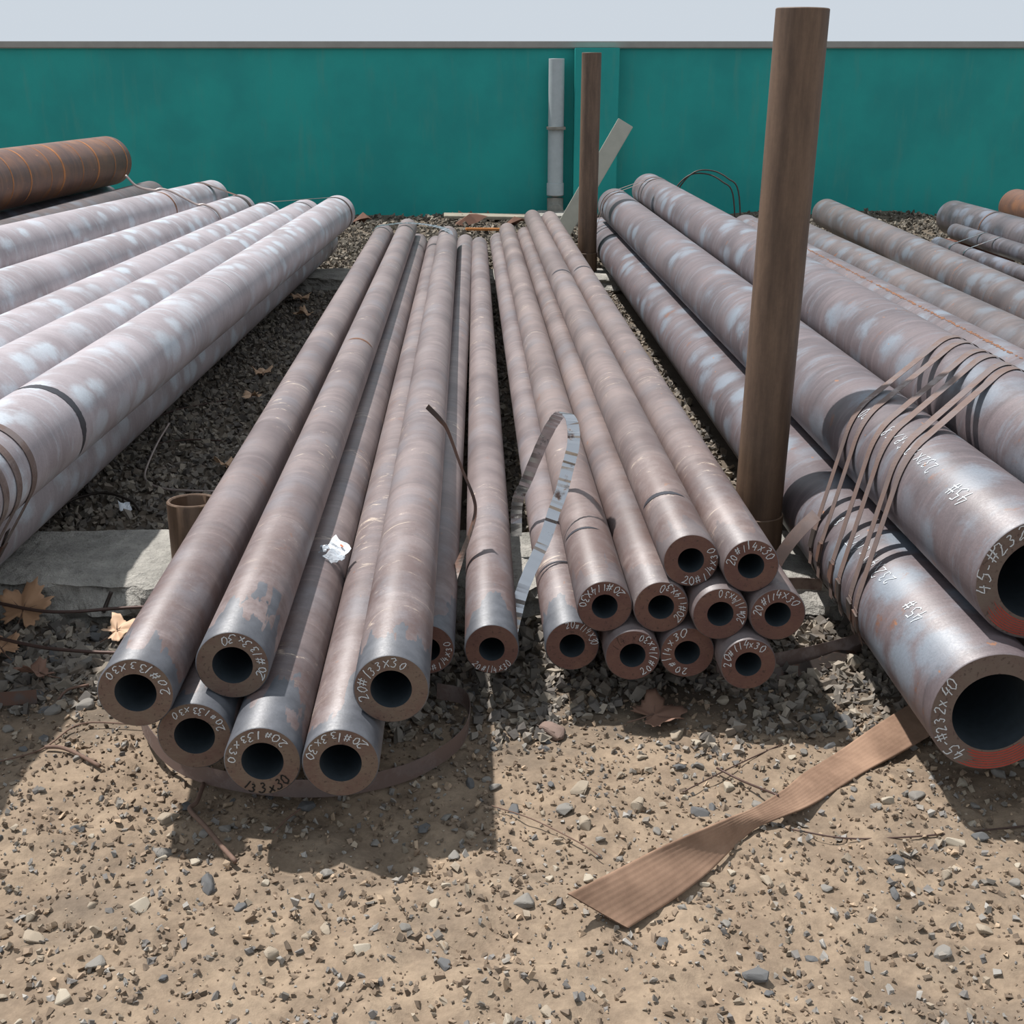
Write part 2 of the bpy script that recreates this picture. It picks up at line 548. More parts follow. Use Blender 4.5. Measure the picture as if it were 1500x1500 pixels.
A = {}
A[1] = PA(-.6885, .268, 1.900, 8.56, 'leftmost pipe of the centre stack, leaning on the low rusty socket ring')
A[2] = PA(-.534, .2815, 1.979, 8.78, 'raised pipe second from left in the centre stack, blue-black burnt end, marked 20#133x30')
A[3] = PA(-.6015, .1665, 1.930, 8.70, 'low pipe wedged beneath the two leftmost pipes of the centre stack')
A[4] = PA(-.467, .1665, 1.844, 8.88, 'low pipe with black 133x30 written along the bottom of its end', face='face_grey')
A[5] = PA(-.3325, .1665, 1.838, 8.76, 'lowest pipe right of the black-lettered pipe, its end nearest to the camera')
A[6] = PA(-.247, .2695, 1.911, 8.43, 'raised thick pipe whose end is marked upright 20#133x30, right edge of the thicker pipes')
A[7] = PB(-.192, .157, 2.300, 9.00, 'thin pipe mostly hidden behind the raised thick pipe, only half its end visible', kx=-.024)
A[8] = PB(-.062, .157, 2.302, 8.84, 'single thin pipe lying alone in the middle, marked along the bottom of its end', kx=-.029)
B = {}
B[1] = PB(.102, .157, 2.318, 9.08, 'thin low pipe at the left edge of the right-hand cluster, wet dark end')
B[2] = PB(.165, .2555, 2.297, 8.84, 'thin pipe resting on the low left pipe of the right-hand cluster', skin='skin_thin')
B[3] = PB(.2795, .2555, 2.294, 8.59, 'thin middle-row pipe, second from left, with a diagonal chalk mark down its right side', skin='skin_thin')
B[4] = PB(.222, .157, 2.273, 8.8, 'bottom-row thin pipe bearing both black 114 and white chalk figures', skin='skin_thin')
B[5] = PB(.336, .157, 2.286, 8.8, 'bottom-row thin pipe with chalk figures down the left side of its end', skin='skin_thin')
B[6] = PB(.450, .157, 2.233, 8.8, 'bottom-row thin pipe at the right, lowest end of the right-hand cluster', skin='skin_thin')
B[7] = PB(.3935, .2555, 2.260, 8.8, 'middle-row thin pipe under the two top pipes, chalk figures at its upper right', skin='skin_thin')
B[8] = PB(.508, .2555, 2.257, 8.8, 'rightmost thin pipe of the middle row, beside the upright post', skin='skin_thin')
B[9] = PB(.4515, .354, 2.273, 8.66, 'top right thin pipe of the cluster, in front of the upright post', skin='skin_thin')
B[10] = PB(.337, .354, 2.303, 8.75, 'top left thin pipe of the cluster, chalk figures along the bottom of its end', skin='skin_thin')

t133, t114 = '20#133x30', '20#114x30'
rm1, rm2 = .0515, .0430
face_text(A[1], t133, rm1, .016, -4, 1, stretch=1.3)
face_text(A[2], t133, rm1, .016, -32, 1, stretch=1.2)
face_text(A[3], t133, rm1, .014, 12, 1, stretch=1.15)
face_text(A[4], t133, rm1, .0145, 36, 1, stretch=1.35)
face_text(A[4], '133x30', .0530, .019, 232, 1, mat='ink', pen=.0040)
face_text(A[5], t133, rm1, .016, 34, 1, stretch=1.2)
face_text(A[6], t133, rm1, .018, 204, -1, stretch=1.1)
face_text(A[7], t114, rm2, .015, 250, 1)
face_text(A[8], t114, rm2 + .003, .016, 218, 1, stretch=.78)
face_text(B[1], t114, rm2 + .004, .016, 108, -1, stretch=.82)
face_text(B[2], t114, rm2, .017, 34, 1)
face_text(B[3], t114, rm2, .016, -45, 1)
face_text(B[4], t114, rm2, .017, -64, 1, stretch=.95)
face_text(B[4], '114 x30', .041, .017, 160, -1, mat='ink', pen=.0010)
face_text(B[5], t114, rm2, .018, 272, -1, stretch=1.1)
face_text(B[6], t114, rm2 + .001, .017, 188, -1)
face_text(B[7], '20#1114x30', rm2, .017, -28, 1, stretch=.78)
face_text(B[8], t114, rm2, .018, 184, -1)
face_text(B[9], t114, rm2, .018, 178, -1)
face_text(B[10], t114, rm2 + .002, .017, 250, 1)

M['band_dark'] = plain('dark_band_scale', srgb(52, 52, 58), .55, var=.35, scale=40)  # dark tone of the ring marks on the pipe walls
M['raw_rust'] = plain('bright_rust', srgb(120, 84, 62), .85, var=.4, scale=60)
M['orange_rust'] = plain('orange_rust_ring', srgb(164, 108, 66), .85, var=.4, scale=30)
def ring_mark(p, r, y, width, a0, a1, name='dark_band', mat='band_dark', slant=0.0, seed=1):  # band part-way round the pipe, dark by default, narrowing at both ends
    rng = random.Random(seed); n = 60; V, F = [], []
    for i in range(n + 1):
        q = i / n; a = math.radians(a0 + (a1 - a0) * q)
        k = min(1, q * 4, (1 - q) * 4) * rng.uniform(.8, 1.05) * width / 2
        yc = y + slant * (q - .5)
        for d in (-k, k): V.append(((r + .0007) * math.cos(a), yc + d, (r + .0007) * math.sin(a)))
    for i in range(n): F.append((2 * i, 2 * i + 1, 2 * i + 3, 2 * i + 2))
    return mesh_obj(name, V, F, [M[mat]], p, smooth=True)
def streak_mark(p, r, ang, y0, y1, width, seed=1):
    rng = random.Random(seed); n = int((y1 - y0) * 110); V, F = [], []
    for i in range(n + 1):
        q = i / n; y = y0 + (y1 - y0) * q
        w_ = width * min(1, q * 6, (1 - q) * 6) * max(.04, rng.uniform(-.25, 1.1)) / 2 / r
        c = math.radians(ang) + rng.uniform(-.03, .03)
        for d in (-w_, w_): V.append(((r + .0007) * math.cos(c + d), y, (r + .0007) * math.sin(c + d)))
    for i in range(n): F.append((2 * i, 2 * i + 1, 2 * i + 3, 2 * i + 2))
    return mesh_obj('rust_streak', V, F, [M['raw_rust']], p, smooth=True)
ring_mark(B[9], R2, 3.75, .03, 40, 150, seed=2); ring_mark(B[10], R2, 3.6, .035, 30, 150, seed=3)
ring_mark(B[10], R2, .27, .02, 60, 175, seed=4, slant=.05); ring_mark(B[2], R2, .32, .012, 70, 170, seed=5, slant=.03)
ring_mark(B[1], R2, .33, .008, 20, 170, seed=6); ring_mark(A[2], R1, 2.6, .02, 20, 120, 'worn_band', 'raw_rust', seed=7)

def PC(X, h, Y0, Y1, label, k=-.03, skin='skin_right', r=R3, group=GC, **kw): return pipe(X, h, Y0, Y1, r - .0005, .040, kx=k, Yr=5.0, skin=skin, face='face_big', label=label, group=group, **kw)
C = {}
C[1] = PC(.761, .216, 1.925, 9.02, 'lowest big pipe on the right, red paint along the bottom of its open end', -.0292)
C[2] = PC(.832, .4385, 2.000, 8.75, 'big pipe resting on the lowest right one, red smear low on its end', -.0325)
C[3] = PC(1.067, .528, 1.80, 8.9, 'topmost big pipe of the right stack, carrying the shiny crests of six straps', -.028)
C[4] = PC(1.06, .252, 1.9, 8.5, 'pipe hidden under the topmost big pipe of the right stack', -.03, r=.15)
face_text(C[2], '45-#232x40', .098, .025, 196, -1, pen=.0030, stretch=1.1)
face_text(C[1], '45-#232x40', .098, .023, 243, -1, pen=.0030, stretch=1.0)
paint_arc(C[1], .078, .113, 236, 322, 3)
paint_arc(C[2], .080, .110, 204, 330, 5)
wall_text(C[2], '45#', R3, .036, .17, 120, pen=.0026)
wall_text(C[2], '232x40', R3, .033, .36, 120, pen=.0020, stretch=.95)
wall_text(C[2], 'GR/T8', R3, .033, .53, 120, pen=.0020, stretch=.95)
wall_text(C[2], '20', R3, .033, .78, 120, pen=.0022, stretch=.8)
wall_text(C[1], '45#', R3, .036, .20, 122, pen=.0024)
wall_text(C[1], '232x40', R3, .033, .38, 122, pen=.0020, stretch=.95)
wall_text(C[1], 'GR/T', R3, .033, .55, 122, pen=.0020, stretch=.95)
wall_text(C[1], '8', R3, .033, .74, 122, pen=.0022, stretch=.85)
GF = 'big pipes lying beyond the right stack'
F_ = {}
F_[1] = PC(2.455, .216, 3.2, 10.45, 'dark big pipe furthest right of the stack, far end clear against the green wall', .028, 'skin_far', group=GF)
F_[2] = PC(2.092, .216, 3.2, 9.6, 'big pipe between the far dark pipe and the orange-edged pipe, right of the upright post', -.020, 'skin_far', group=GF)
F_[3] = PC(1.838, .216, 3.0, 9.2, 'big pipe with an orange rusty ridge, next behind the topmost strapped pipe', -.030, 'skin_right', group=GF)

D = {}
def PD(X, h, Y0, Y1, label, k=.008, kh=0.0, skin='skin_left', r=R3): return PC(X, h, Y0, Y1, label, k, skin, r=r, group=GD, kh=kh)
D[0] = PD(-1.335, .216, 2.1, 8.6, 'bottom pipe of the left stack, a sliver showing below the nearest pale pipe', .006)
D[1] = PD(-1.207, .412, 2.0, 8.53, 'nearest pale pipe of the left stack, upper right, dark ring behind its straps', .0082)
D[2] = PD(-1.445, .408, 2.1, 8.57, 'second pale pipe of the left stack with pale blue oval patches', .0105, -.0074)
D[3] = PD(-1.682, .402, 2.2, 8.42, 'third pale pipe of the left stack counting from the gravel gap', .0104, -.0071)
D[4] = PD(-1.93, .466, 2.3, 8.75, 'fourth pipe of the left stack, smooth and pale with a shaded lower side', .0109, -.018)
D[5] = PD(-2.165, .574, 2.3, 8.95, 'highest pale pipe of the left stack, crossed by a bent rod near its far end', .0109, -.024)
D[6] = PD(-1.560, .195, 2.3, 8.4, 'pipe hidden under the second and third pale pipes of the left stack', .006, r=.095)
D[7] = PD(-1.95, .194, 2.3, 8.5, 'pipe hidden under the fourth pale pipe of the left stack', .008, r=.094)
D[8] = PD(-2.20, .236, 2.3, 8.6, 'pipe hidden under the highest pale pipe of the left stack', .008, r=.136)
GE = 'rusty pipes at the far left'
E1 = PC(-2.95, .742, 4.0, 8.95, 'large orange-banded rusty pipe at the top left corner, lying on two others', .030, 'skin_rust', r=.165, group=GE, kh=-.004)
PC(-2.678, .46, 4.0, 9.13, 'brown pipe with an orange upper edge under the large rusty pipe', .017, 'skin_far', group=GE)
PC(-2.98, .445, 4.0, 9.0, 'dark pipe in the shade directly below the large rusty pipe', .02, 'skin_dark', group=GE)
PC(-2.66, .222, 4.0, 8.9, 'lowest pipe in the far left stack beneath the orange-edged one', .017, 'skin_far', r=.122, group=GE)
PC(-2.98, .214, 4.0, 8.9, 'lowest pipe in the far left stack beneath the dark one', .02, 'skin_far', r=.114, group=GE)

ring_mark(D[1], R3, 1.07, .035, -40, 130, seed=11); ring_mark(D[1], R3, 2.9, .006, 10, 130, 'worn_band', 'chalk', seed=12)
ring_mark(C[1], R3, 6.1, .05, 60, 190, seed=13); ring_mark(C[2], R3, 6.45, .05, 60, 190, seed=14); ring_mark(D[5], R3, 5.3, .03, -20, 110, 'worn_band', 'raw_rust', seed=15)
streak_mark(C[1], R3, 72, .22, 1.75, .016, 3); streak_mark(F_[3], R3, 108, .8, 6.0, .016, 4)
for i, (yy, ww) in enumerate(((4.86, .02), (4.62, .012), (4.3, .03), (4.02, .012), (3.7, .03), (3.5, .012), (3.2, .02), (2.95, .014), (2.7, .03))):
    ring_mark(E1, .1645, yy, ww, -75, 110, 'rust_ring', 'orange_rust', seed=30 + i, slant=.05)
GG = 'pipes at the far right'
G = {}
G[1] = PC(3.38, .285, 5.0, 9.45, 'thick blue-black pipe at the far right with its end towards the green wall', -.015, 'skin_dark', r=.125, group=GG)
G[2] = PC(3.17, .262, 4.4, 8.75, 'thin dark pipe, upper of the two beside the thick blue-black pipe', -.02, 'skin_dark', r=.055, group=GG)
G[3] = PC(3.02, .20, 4.3, 8.55, 'thin dark pipe, lower of the two beside the thick blue-black pipe', -.03, 'skin_dark', r=.050, group=GG)
G[4] = PC(3.93, .33, 5.5, 9.85, 'thick orange-rust pipe at the right edge behind the blue-black one', .0, 'skin_rust', r=.13, group=GG)

# ------------------------------------------------------------------ concrete sleepers
def concrete():
    k = NT('rough_concrete')
    v = k.coords()
    a = k.noise(v, 6, 7, .7); b = k.noise(v, 45, 5, .75)
    col = k.mix(k.ramp(a, .3, .7), srgb(140, 138, 132), srgb(186, 182, 174))
    col = k.mix(k.math('MULTIPLY', k.ramp(b, .56, .68), .5), col, srgb(100, 98, 93))
    k.color(col); k.rough(.95); k.b.inputs['Specular IOR Level'].default_value = .15
    k.bump(k.math('ADD', b, k.math('MULTIPLY', a, 2.5)), .9, .014)
    return k.m
M['concrete'] = concrete()

def sleeper(y0, y1, x0, x1, top, label, step=.013, rough=1.0):
    xs = np.arange(x0, x1 + step, step)
    prof = []
    for i in range(5): prof.append((y1, -.06 + (top + .05) * i / 4, 0))
    n = 12
    for i in range(n + 1): prof.append((y1 + (y0 - y1) * i / n, top, 0))
    for i in range(1, 9): prof.append((y0, top - (top + .06) * i / 8, 1))
    P = np.array(prof); m = len(P)
    V = []
    for x in xs:
        chip = max(0, N1(x * 3.3 + 5, y0 * 7) + .1) * .11 * rough
        back = max(0, N2(x * 2.1 + 9, y1 * 5)) * .06
        for j, (y, z, f) in enumerate(P):
            yy, zz = y, z
            if f:
                t = max(0, (z + .02) / top)
                yy = y + chip * t ** 1.5 + .06 * N3(x * 11, z * 45) + .035 * N4(x * 31, z * 90)
                yy -= .02 * (1 - min(1, t))
            else:
                if z >= top - .012:
                    s = np.clip((y - y0) / (y1 - y0), 0, 1)
                    yy = y + chip * (1 - s) - back * s
                    zz = z - .003 - abs(.016 * N2(x * 4, y * 9)) - abs(.008 * N4(x * 25, y * 30))
                    if s < .13: zz -= (.13 - s) * .10 * (1 + 2.0 * N3(x * 12, 3)) * rough
            V.append((x, yy, zz))
    F = []
    for i in range(len(xs) - 1):
        for j in range(m - 1):
            F.append((i * m + j, i * m + j + 1, (i + 1) * m + j + 1, (i + 1) * m + j))
    F.append(tuple(range(m))[::-1]); F.append(tuple((len(xs) - 1) * m + j for j in range(m)))
    o = mesh_obj('concrete_sleeper', V, F, [M['concrete']], smooth=False)
    # origin stays at the world centre; flip normals outwards
    bm = bmesh.new(); bm.from_mesh(o.data); bmesh.ops.recalc_face_normals(bm, faces=bm.faces[:]); bm.to_mesh(o.data); bm.free()
    return tag(o, label, 'sleeper', 'concrete sleepers under the pipes')
sleeper(2.80, 3.19, -3.4, 3.6, .1, 'near broken-edged concrete sleeper carrying the front of the stacks')
sleeper(7.75, 8.15, -3.6, 4.6, .1, 'far concrete sleeper carrying the back of the stacks', step=.03)

# ------------------------------------------------------------------ posts and sockets
M['post'] = pipe_skin('brown_post_rust', srgb(98, 74, 58), srgb(124, 96, 76), srgb(80, 66, 58), .3, .25, .4)
def post_skin():
    k = NT('post_brown')
    v = k.coords((5, 5, .7))
    a = k.noise(v, 5, 6, .65); b = k.noise(k.coords(), 90, 3)
    col = k.mix(k.ramp(a, .3, .7), srgb(78, 60, 47), srgb(108, 86, 68))
    col = k.mix(.35, col, k.mix(b, (.3, .3, .3, 1), (.72, .72, .72, 1)), 'OVERLAY')
    k.color(col); k.rough(.62); k.bump(b, .12, .001)
    return k.m
M['post'] = post_skin()

def hollow(name, r, wall, z0, z1, mat, parent, ox=1.0, oy=1.0, seg=48):
    """upright open tube, oval when ox != oy, with rounded lip"""
    V, F = [], []
    lip = min(.004, wall / 3)
    prof = [(r, z0), (r, z1 - lip), (r - lip, z1), (r - wall + lip, z1), (r - wall, z1 - lip), (r - wall, z0)]
    for (q, z) in prof:
        for k in range(seg):
            a = 2 * math.pi * k / seg
            V.append((ox * q * math.cos(a), oy * q * math.sin(a), z))
    m = len(prof)
    for j in range(m):
        j2 = (j + 1) % m
        for k in range(seg):
            F.append((j * seg + k, j * seg + (k + 1) % seg, j2 * seg + (k + 1) % seg, j2 * seg + k))
    o = mesh_obj(name, V, F, [mat], parent, smooth=True)
    o.data.set_sharp_from_angle(angle=math.radians(40))
    return o

def upright(x, y, label, lean=.018, top=1.42):
    e = empty('upright_post', (x, y, .095))
    p = hollow('post_tube', .0605, .006, .02, top - .095, M['post'], e)
    p.rotation_euler = (0, lean, 0)
    hollow('socket', .0675, .006, 0.0, .115, M['post'], e)
    tag(e, label, 'post', 'uprights that hold the stacks')
upright(.634, 3.0, 'near rusty brown upright post between the thin pipes and the big right stack')
upright(.484, 8.05, 'far rusty brown upright post, smaller in view, at the back of the stacks', lean=.004)
e = empty('socket_ring', (-.820, 2.985, .095))
hollow('ring', .0665, .010, 0, .155, M['post'], e, 1.0, .82)
tag(e, 'empty short rusty socket ring standing on the near sleeper, left of the centre stack', 'socket')
for dx, lbl in ((-.30, 'rusty stub block under the front of the thick blue-black pipe'), ):
    pass

# ------------------------------------------------------------------ steel strapping
def strap_mat(name, c, rough, metal, rustc, amt):
    k = NT(name)
    v = k.coords(rnd=9.0)
    f = k.noise(v, 14, 5, .65)
    m = k.ramp(f, .62 - amt * .35, .70 - amt * .25)
    k.color(k.mix(m, c, rustc)); k.rough(k.math('ADD', k.math('MULTIPLY', m, .3), rough))
    mm = k.math('MULTIPLY', k.math('SUBTRACT', 1.0, m), metal); k.link(mm, k.b.inputs['Metallic'])
    return k.m
M['strap_brown'] = strap_mat('brown_strapping', srgb(126, 112, 108), .36, .4, srgb(104, 86, 79), .55)
M['strap_steel'] = strap_mat('bright_strapping', srgb(188, 190, 194), .20, .95, srgb(92, 72, 64), .15)
M['strap_dark'] = strap_mat('dull_strapping', srgb(88, 80, 76), .45, .5, srgb(96, 70, 58), .5)

def hull(circles, off=.0020, n=90):
    P = []
    for (x, z, r) in circles:
        for i in range(n):
            a = 2 * math.pi * i / n
            P.append((x + (r + off) * math.cos(a), z + (r + off) * math.sin(a)))
    P = sorted(set((round(a, 6), round(b, 6)) for a, b in P))
    def half(pts):
        h = []
        for p in pts:
            while len(h) > 1 and (h[-1][0] - h[-2][0]) * (p[1] - h[-2][1]) - (h[-1][1] - h[-2][1]) * (p[0] - h[-2][0]) <= 0: h.pop()
            h.append(p)
        return h
    a = half(P); b = half(P[::-1])
    path = a[:-1] + b[:-1]
    out = []
    for i in range(len(path)):
        p, q = path[i], path[(i + 1) % len(path)]
        L = math.hypot(q[0] - p[0], q[1] - p[1]); m = max(1, int(L / .03))
        for k in range(m): out.append((p[0] + (q[0] - p[0]) * k / m, p[1] + (q[1] - p[1]) * k / m))
    return out

def bundle_strap(circles, Y, label, group, tilt=0.0, xref=0.0, kx=0.0, width=.023, mat='strap_brown', seal_at=None, zmin=None):
    """circles: (X, h, r) of the pipes at depth Y"""
    path = hull(circles)
    pts = []
    for (x, z) in path:
        y = Y + tilt * (x - xref)
        pts.append(Vector((x + kx * (y - Y), y, z if zmin is None else max(z, zmin))))
    wv = Vector((kx, 1, 0)).normalized()
    c = sum(pts, Vector()) / len(pts)
    o = ribbon('steel_strap', [p - c for p in pts], wv, width, .0009, M[mat], closed=True)
    o.location = c
    tag(o, label, 'strap', group)
    if seal_at is not None:
        i = min(range(len(pts)), key=lambda q: (pts[q].x - seal_at[0]) ** 2 + (pts[q].z - seal_at[1]) ** 2)
        seg = [pts[(i + d) % len(pts)] - c for d in range(-1, 2)]
        mid = seg[1]; t = (seg[2] - seg[0]).normalized()
        ribbon('seal', [mid - t * .022, mid, mid + t * .022], wv, width + .005, .0042, M['strap_dark'], o)
        # loose tail beyond the seal
        nrm = t.cross(wv); 
        ribbon('strap_tail', [mid - t * .03 + nrm * .003, mid + t * .02 + nrm * .004, mid + t * .06 + nrm * .009], wv, width, .0009, M[mat], o)
    return o

def at_depth(spec, Y):
    return [(X + k * (Y - 5), h + kh * (Y - 5), r) for (X, h, r, k, kh) in spec]
specC = [(.761, .216, R3, -.0292, 0), (.832, .4385, R3, -.0325, 0), (1.067, .528, R3, -.028, 0), (1.06, .252, .15, -.03, 0)]
names6 = ['rearmost', 'second from the back', 'third from the back', 'third from the front', 'second from the front', 'frontmost']
for i, Y in enumerate((3.13, 3.06, 2.955, 2.89, 2.80, 2.755)):
    bundle_strap(at_depth(specC, Y), Y, names6[i] + ' of the six brown steel straps slanting round the right stack', 'straps round the right stack', tilt=.92, xref=1.135, kx=-.03,
                 seal_at=(.70, .245 - .012 * i))
for Y, l in ((8.42, 'thin strap round the far end of the right stack, nearer one'), (8.55, 'thin strap round the far end of the right stack, furthest one')):
    bundle_strap(at_depth(specC, Y), Y, l, 'straps at the far end of the right stack', kx=0, width=.03, mat='strap_brown')
specD = [(-1.335, .216, R3, .006, 0), (-1.207, .412, R3, .0082, 0), (-1.445, .408, R3, .0105, -.0074), (-1.682, .402, R3, .0104, -.0071), (-1.560, .195, .095, .006, 0)]
for Y, l in ((2.72, 'rearmost'), (2.63, 'second rearmost'), (2.555, 'second frontmost'), (2.45, 'frontmost')):
    bundle_strap(at_depth(specD, Y), Y, l + ' of four broad steel bands round the left stack at the left edge', 'bands round the left stack', width=.03, mat='strap_brown', seal_at=(-1.17, .2))
bundle_strap(at_depth(specD, 8.35), 8.35, 'thin band across the far ends of the three level pale pipes', None, width=.035, mat='strap_dark')
specD2 = [(-1.93, .466, R3, .0109, -.018), (-2.165, .574, R3, .0109, -.024)]
bundle_strap(at_depth(specD2, 8.6), 8.6, 'band joining the far ends of the two upper left pipes', None, width=.06, mat='strap_dark')

UP = Vector((0, 0, 1))
def loose(name, pts, wid, width, mat, label, group=None, th=.001, n=8, cat='strap'):
    P = spline(pts, n)
    if isinstance(wid, list):
        W = spline(wid, n); W = [Vector(q) for q in W]
    else: W = wid
    if mat == 'strap_steel':
        rj = random.Random(5); P = [q + Vector((0, rj.uniform(-.0022, .0022), rj.uniform(-.001, .001))) for q in P]
    c = P[0].copy()
    o = ribbon(name, [p - c for p in P], W, width, th, M[mat], None)
    o.location = c
    return tag(o, label, cat, group)

# cut band sprung up in a tall loop between the lone middle pipe and the right-hand cluster
loop = [(0.011, 3.0, 0.144), (0.014, 2.99, 0.243), (0.038, 2.97, 0.309), (0.073, 2.94, 0.409), (0.1, 2.91, 0.474), (0.118, 2.86, 0.511), (0.132, 2.8, 0.524), (0.141, 2.76, 0.512), (0.142, 2.73, 0.474), (0.129, 2.71, 0.423), (0.115, 2.69, 0.374), (0.096, 2.67, 0.325), (0.077, 2.65, 0.272), (0.053, 2.63, 0.226), (0.025, 2.6, 0.167), (0.006, 2.575, 0.10), (-0.012, 2.55, 0.03)]
loose('steel_strap', loop, [(.93, .1, -.32)] * 5 + [(.97, -.2, -.12), (.97, -.2, -.1)] + [(.93, -.15, -.3)] * 10, .029, 'strap_steel', 'cut shiny steel strap sprung up into a tall loop in the middle of the stack')
edge = [(-.199, 2.80, .545), (-.168, 2.79, .515), (-.150, 2.78, .49), (-.120, 2.76, .41), (-.092, 2.75, .34), (-.087, 2.74, .302), (-.098, 2.72, .262), (-.122, 2.70, .200), (-.142, 2.62, .17), (-.150, 2.52, .19)]
loose('steel_strap', edge, [(.3, -.6, .5), (.35, -.7, .45), (.3, -.85, .4), (.28, -.9, .3), (.35, -.9, .2), (.3, -.95, .1), (.3, -.95, .0), (.4, -.9, -.1), (.4, -.85, -.1), (.4, -.85, -.1)], .024, 'strap_dark',
      'cut strap springing up edge-on beside the lone middle pipe, bent end in the air')
# strap under the front of the thick pipes, standing on its edge on the sand
fs = [spot(u, v, h) for u, v, h in ((640, 1012, .03), (676, 1020, .03), (688, 1040, .028), (682, 1072, .024), (655, 1100, .02), (600, 1130, .018), (520, 1150, .02), (440, 1155, .022), (360, 1148, .024), (285, 1130, .028), (240, 1103, .032), (213, 1068, .036), (204, 1040, .04))]
loose('steel_strap', fs, (.05, .12, 1), .036, 'strap_brown', 'brown steel band lying on its edge in a bow under the thick pipe ends')
lo = [(-.965, 8.36, .24), (-.938, 8.36, .30), (-.905, 8.36, .335), (-.872, 8.36, .345), (-.80, 8.36, .355), (-.716, 8.36, .362), (-.62, 8.34, .360), (-.53, 8.30, .352), (-.45, 8.2, .345), (-.40, 8.05, .335), (-.365, 7.9, .29)]
loose('steel_strap', lo, (0, 1, .1), .04, 'strap_steel', 'shiny strap lying across the far ends of the thick pipes')
st = [(.60, 2.70, .12), (.622, 2.68, .20), (.645, 2.665, .255), (.672, 2.66, .295), (.70, 2.66, .325)]
loose('steel_strap', st, (.55, -.7, -.35), .032, 'strap_brown', 'short cut tongue of brown strap standing up left of the lowest big pipe')
rs = [spot(u, v, .028) for u, v in ((1050, 985), (1100, 978), (1160, 966), (1210, 955), (1262, 940), (1300, 925))]
loose('steel_strap', rs, (0, .3, 1), .044, 'strap_brown', 'wide rusty band standing on edge on gravel beside the lowest big pipe')
rs2 = [spot(u, v, .015) for u, v in ((1120, 990), (1170, 982), (1215, 968), (1250, 952))]
loose('steel_strap', rs2, (0, .8, .6), .03, 'strap_dark', 'dark rusty strip lying flat just in front of the wide rusty band')
rs3 = [(.60, 2.80, .095), (.66, 2.795, .097), (.71, 2.79, .10), (.76, 2.78, .10)]
loose('steel_strap', rs3, (0, -.25, 1), .034, 'strap_brown', 'short tan band standing against the sleeper behind the rightmost thin pipe')
le = [spot(u, v, .02) for u, v in ((-60, 1026), (-20, 1024), (20, 1023), (54, 1020))]
loose('steel_strap', le, (0, .25, 1), .030, 'strap_dark', 'dark brown piece of strap on edge at the left picture edge among stones')

# bands over the far right pipes
gsp = [(3.38, .285, .125, -.015, 0)]
bundle_strap(at_depth(gsp, 8.6), 8.6, 'thin dark band round the thick blue-black pipe', None, width=.02, mat='strap_dark')
g2 = [(3.17, .262, .055, -.02, 0), (3.02, .20, .050, -.03, 0)]
for Y, l in ((8.2, 'pale band round the two thin dark pipes, nearer their ends'), (7.95, 'pale band round the two thin dark pipes, further from their ends')):
    bundle_strap(at_depth(g2, Y), Y, l, 'bands round the two thin dark pipes', width=.018, mat='strap_steel')

# timber and bearers that carry the far right pipes
M['rustblock'] = plain('rust_brown_bearer', srgb(96, 62, 50), .8, var=.3, scale=12)
b1 = box('bearer_block', (3.42, 9.1, .075), (.55, .20, .17), M['rustblock'], bevel=.008)
tag(b1, 'rusty bearer block under the end of the thick blue-black pipe', 'block')
b2 = box('bearer_block', (3.45, 5.9, .075), (1.6, .20, .15), M['rustblock'], bevel=.008)
tag(b2, 'long bearer block under the near part of the far right pipes', 'block')
b3 = box('bearer_block', (4.05, 8.9, .095), (.5, .20, .21), M['rustblock'], bevel=.008)
tag(b3, 'bearer block under the orange-rust pipe', 'block')

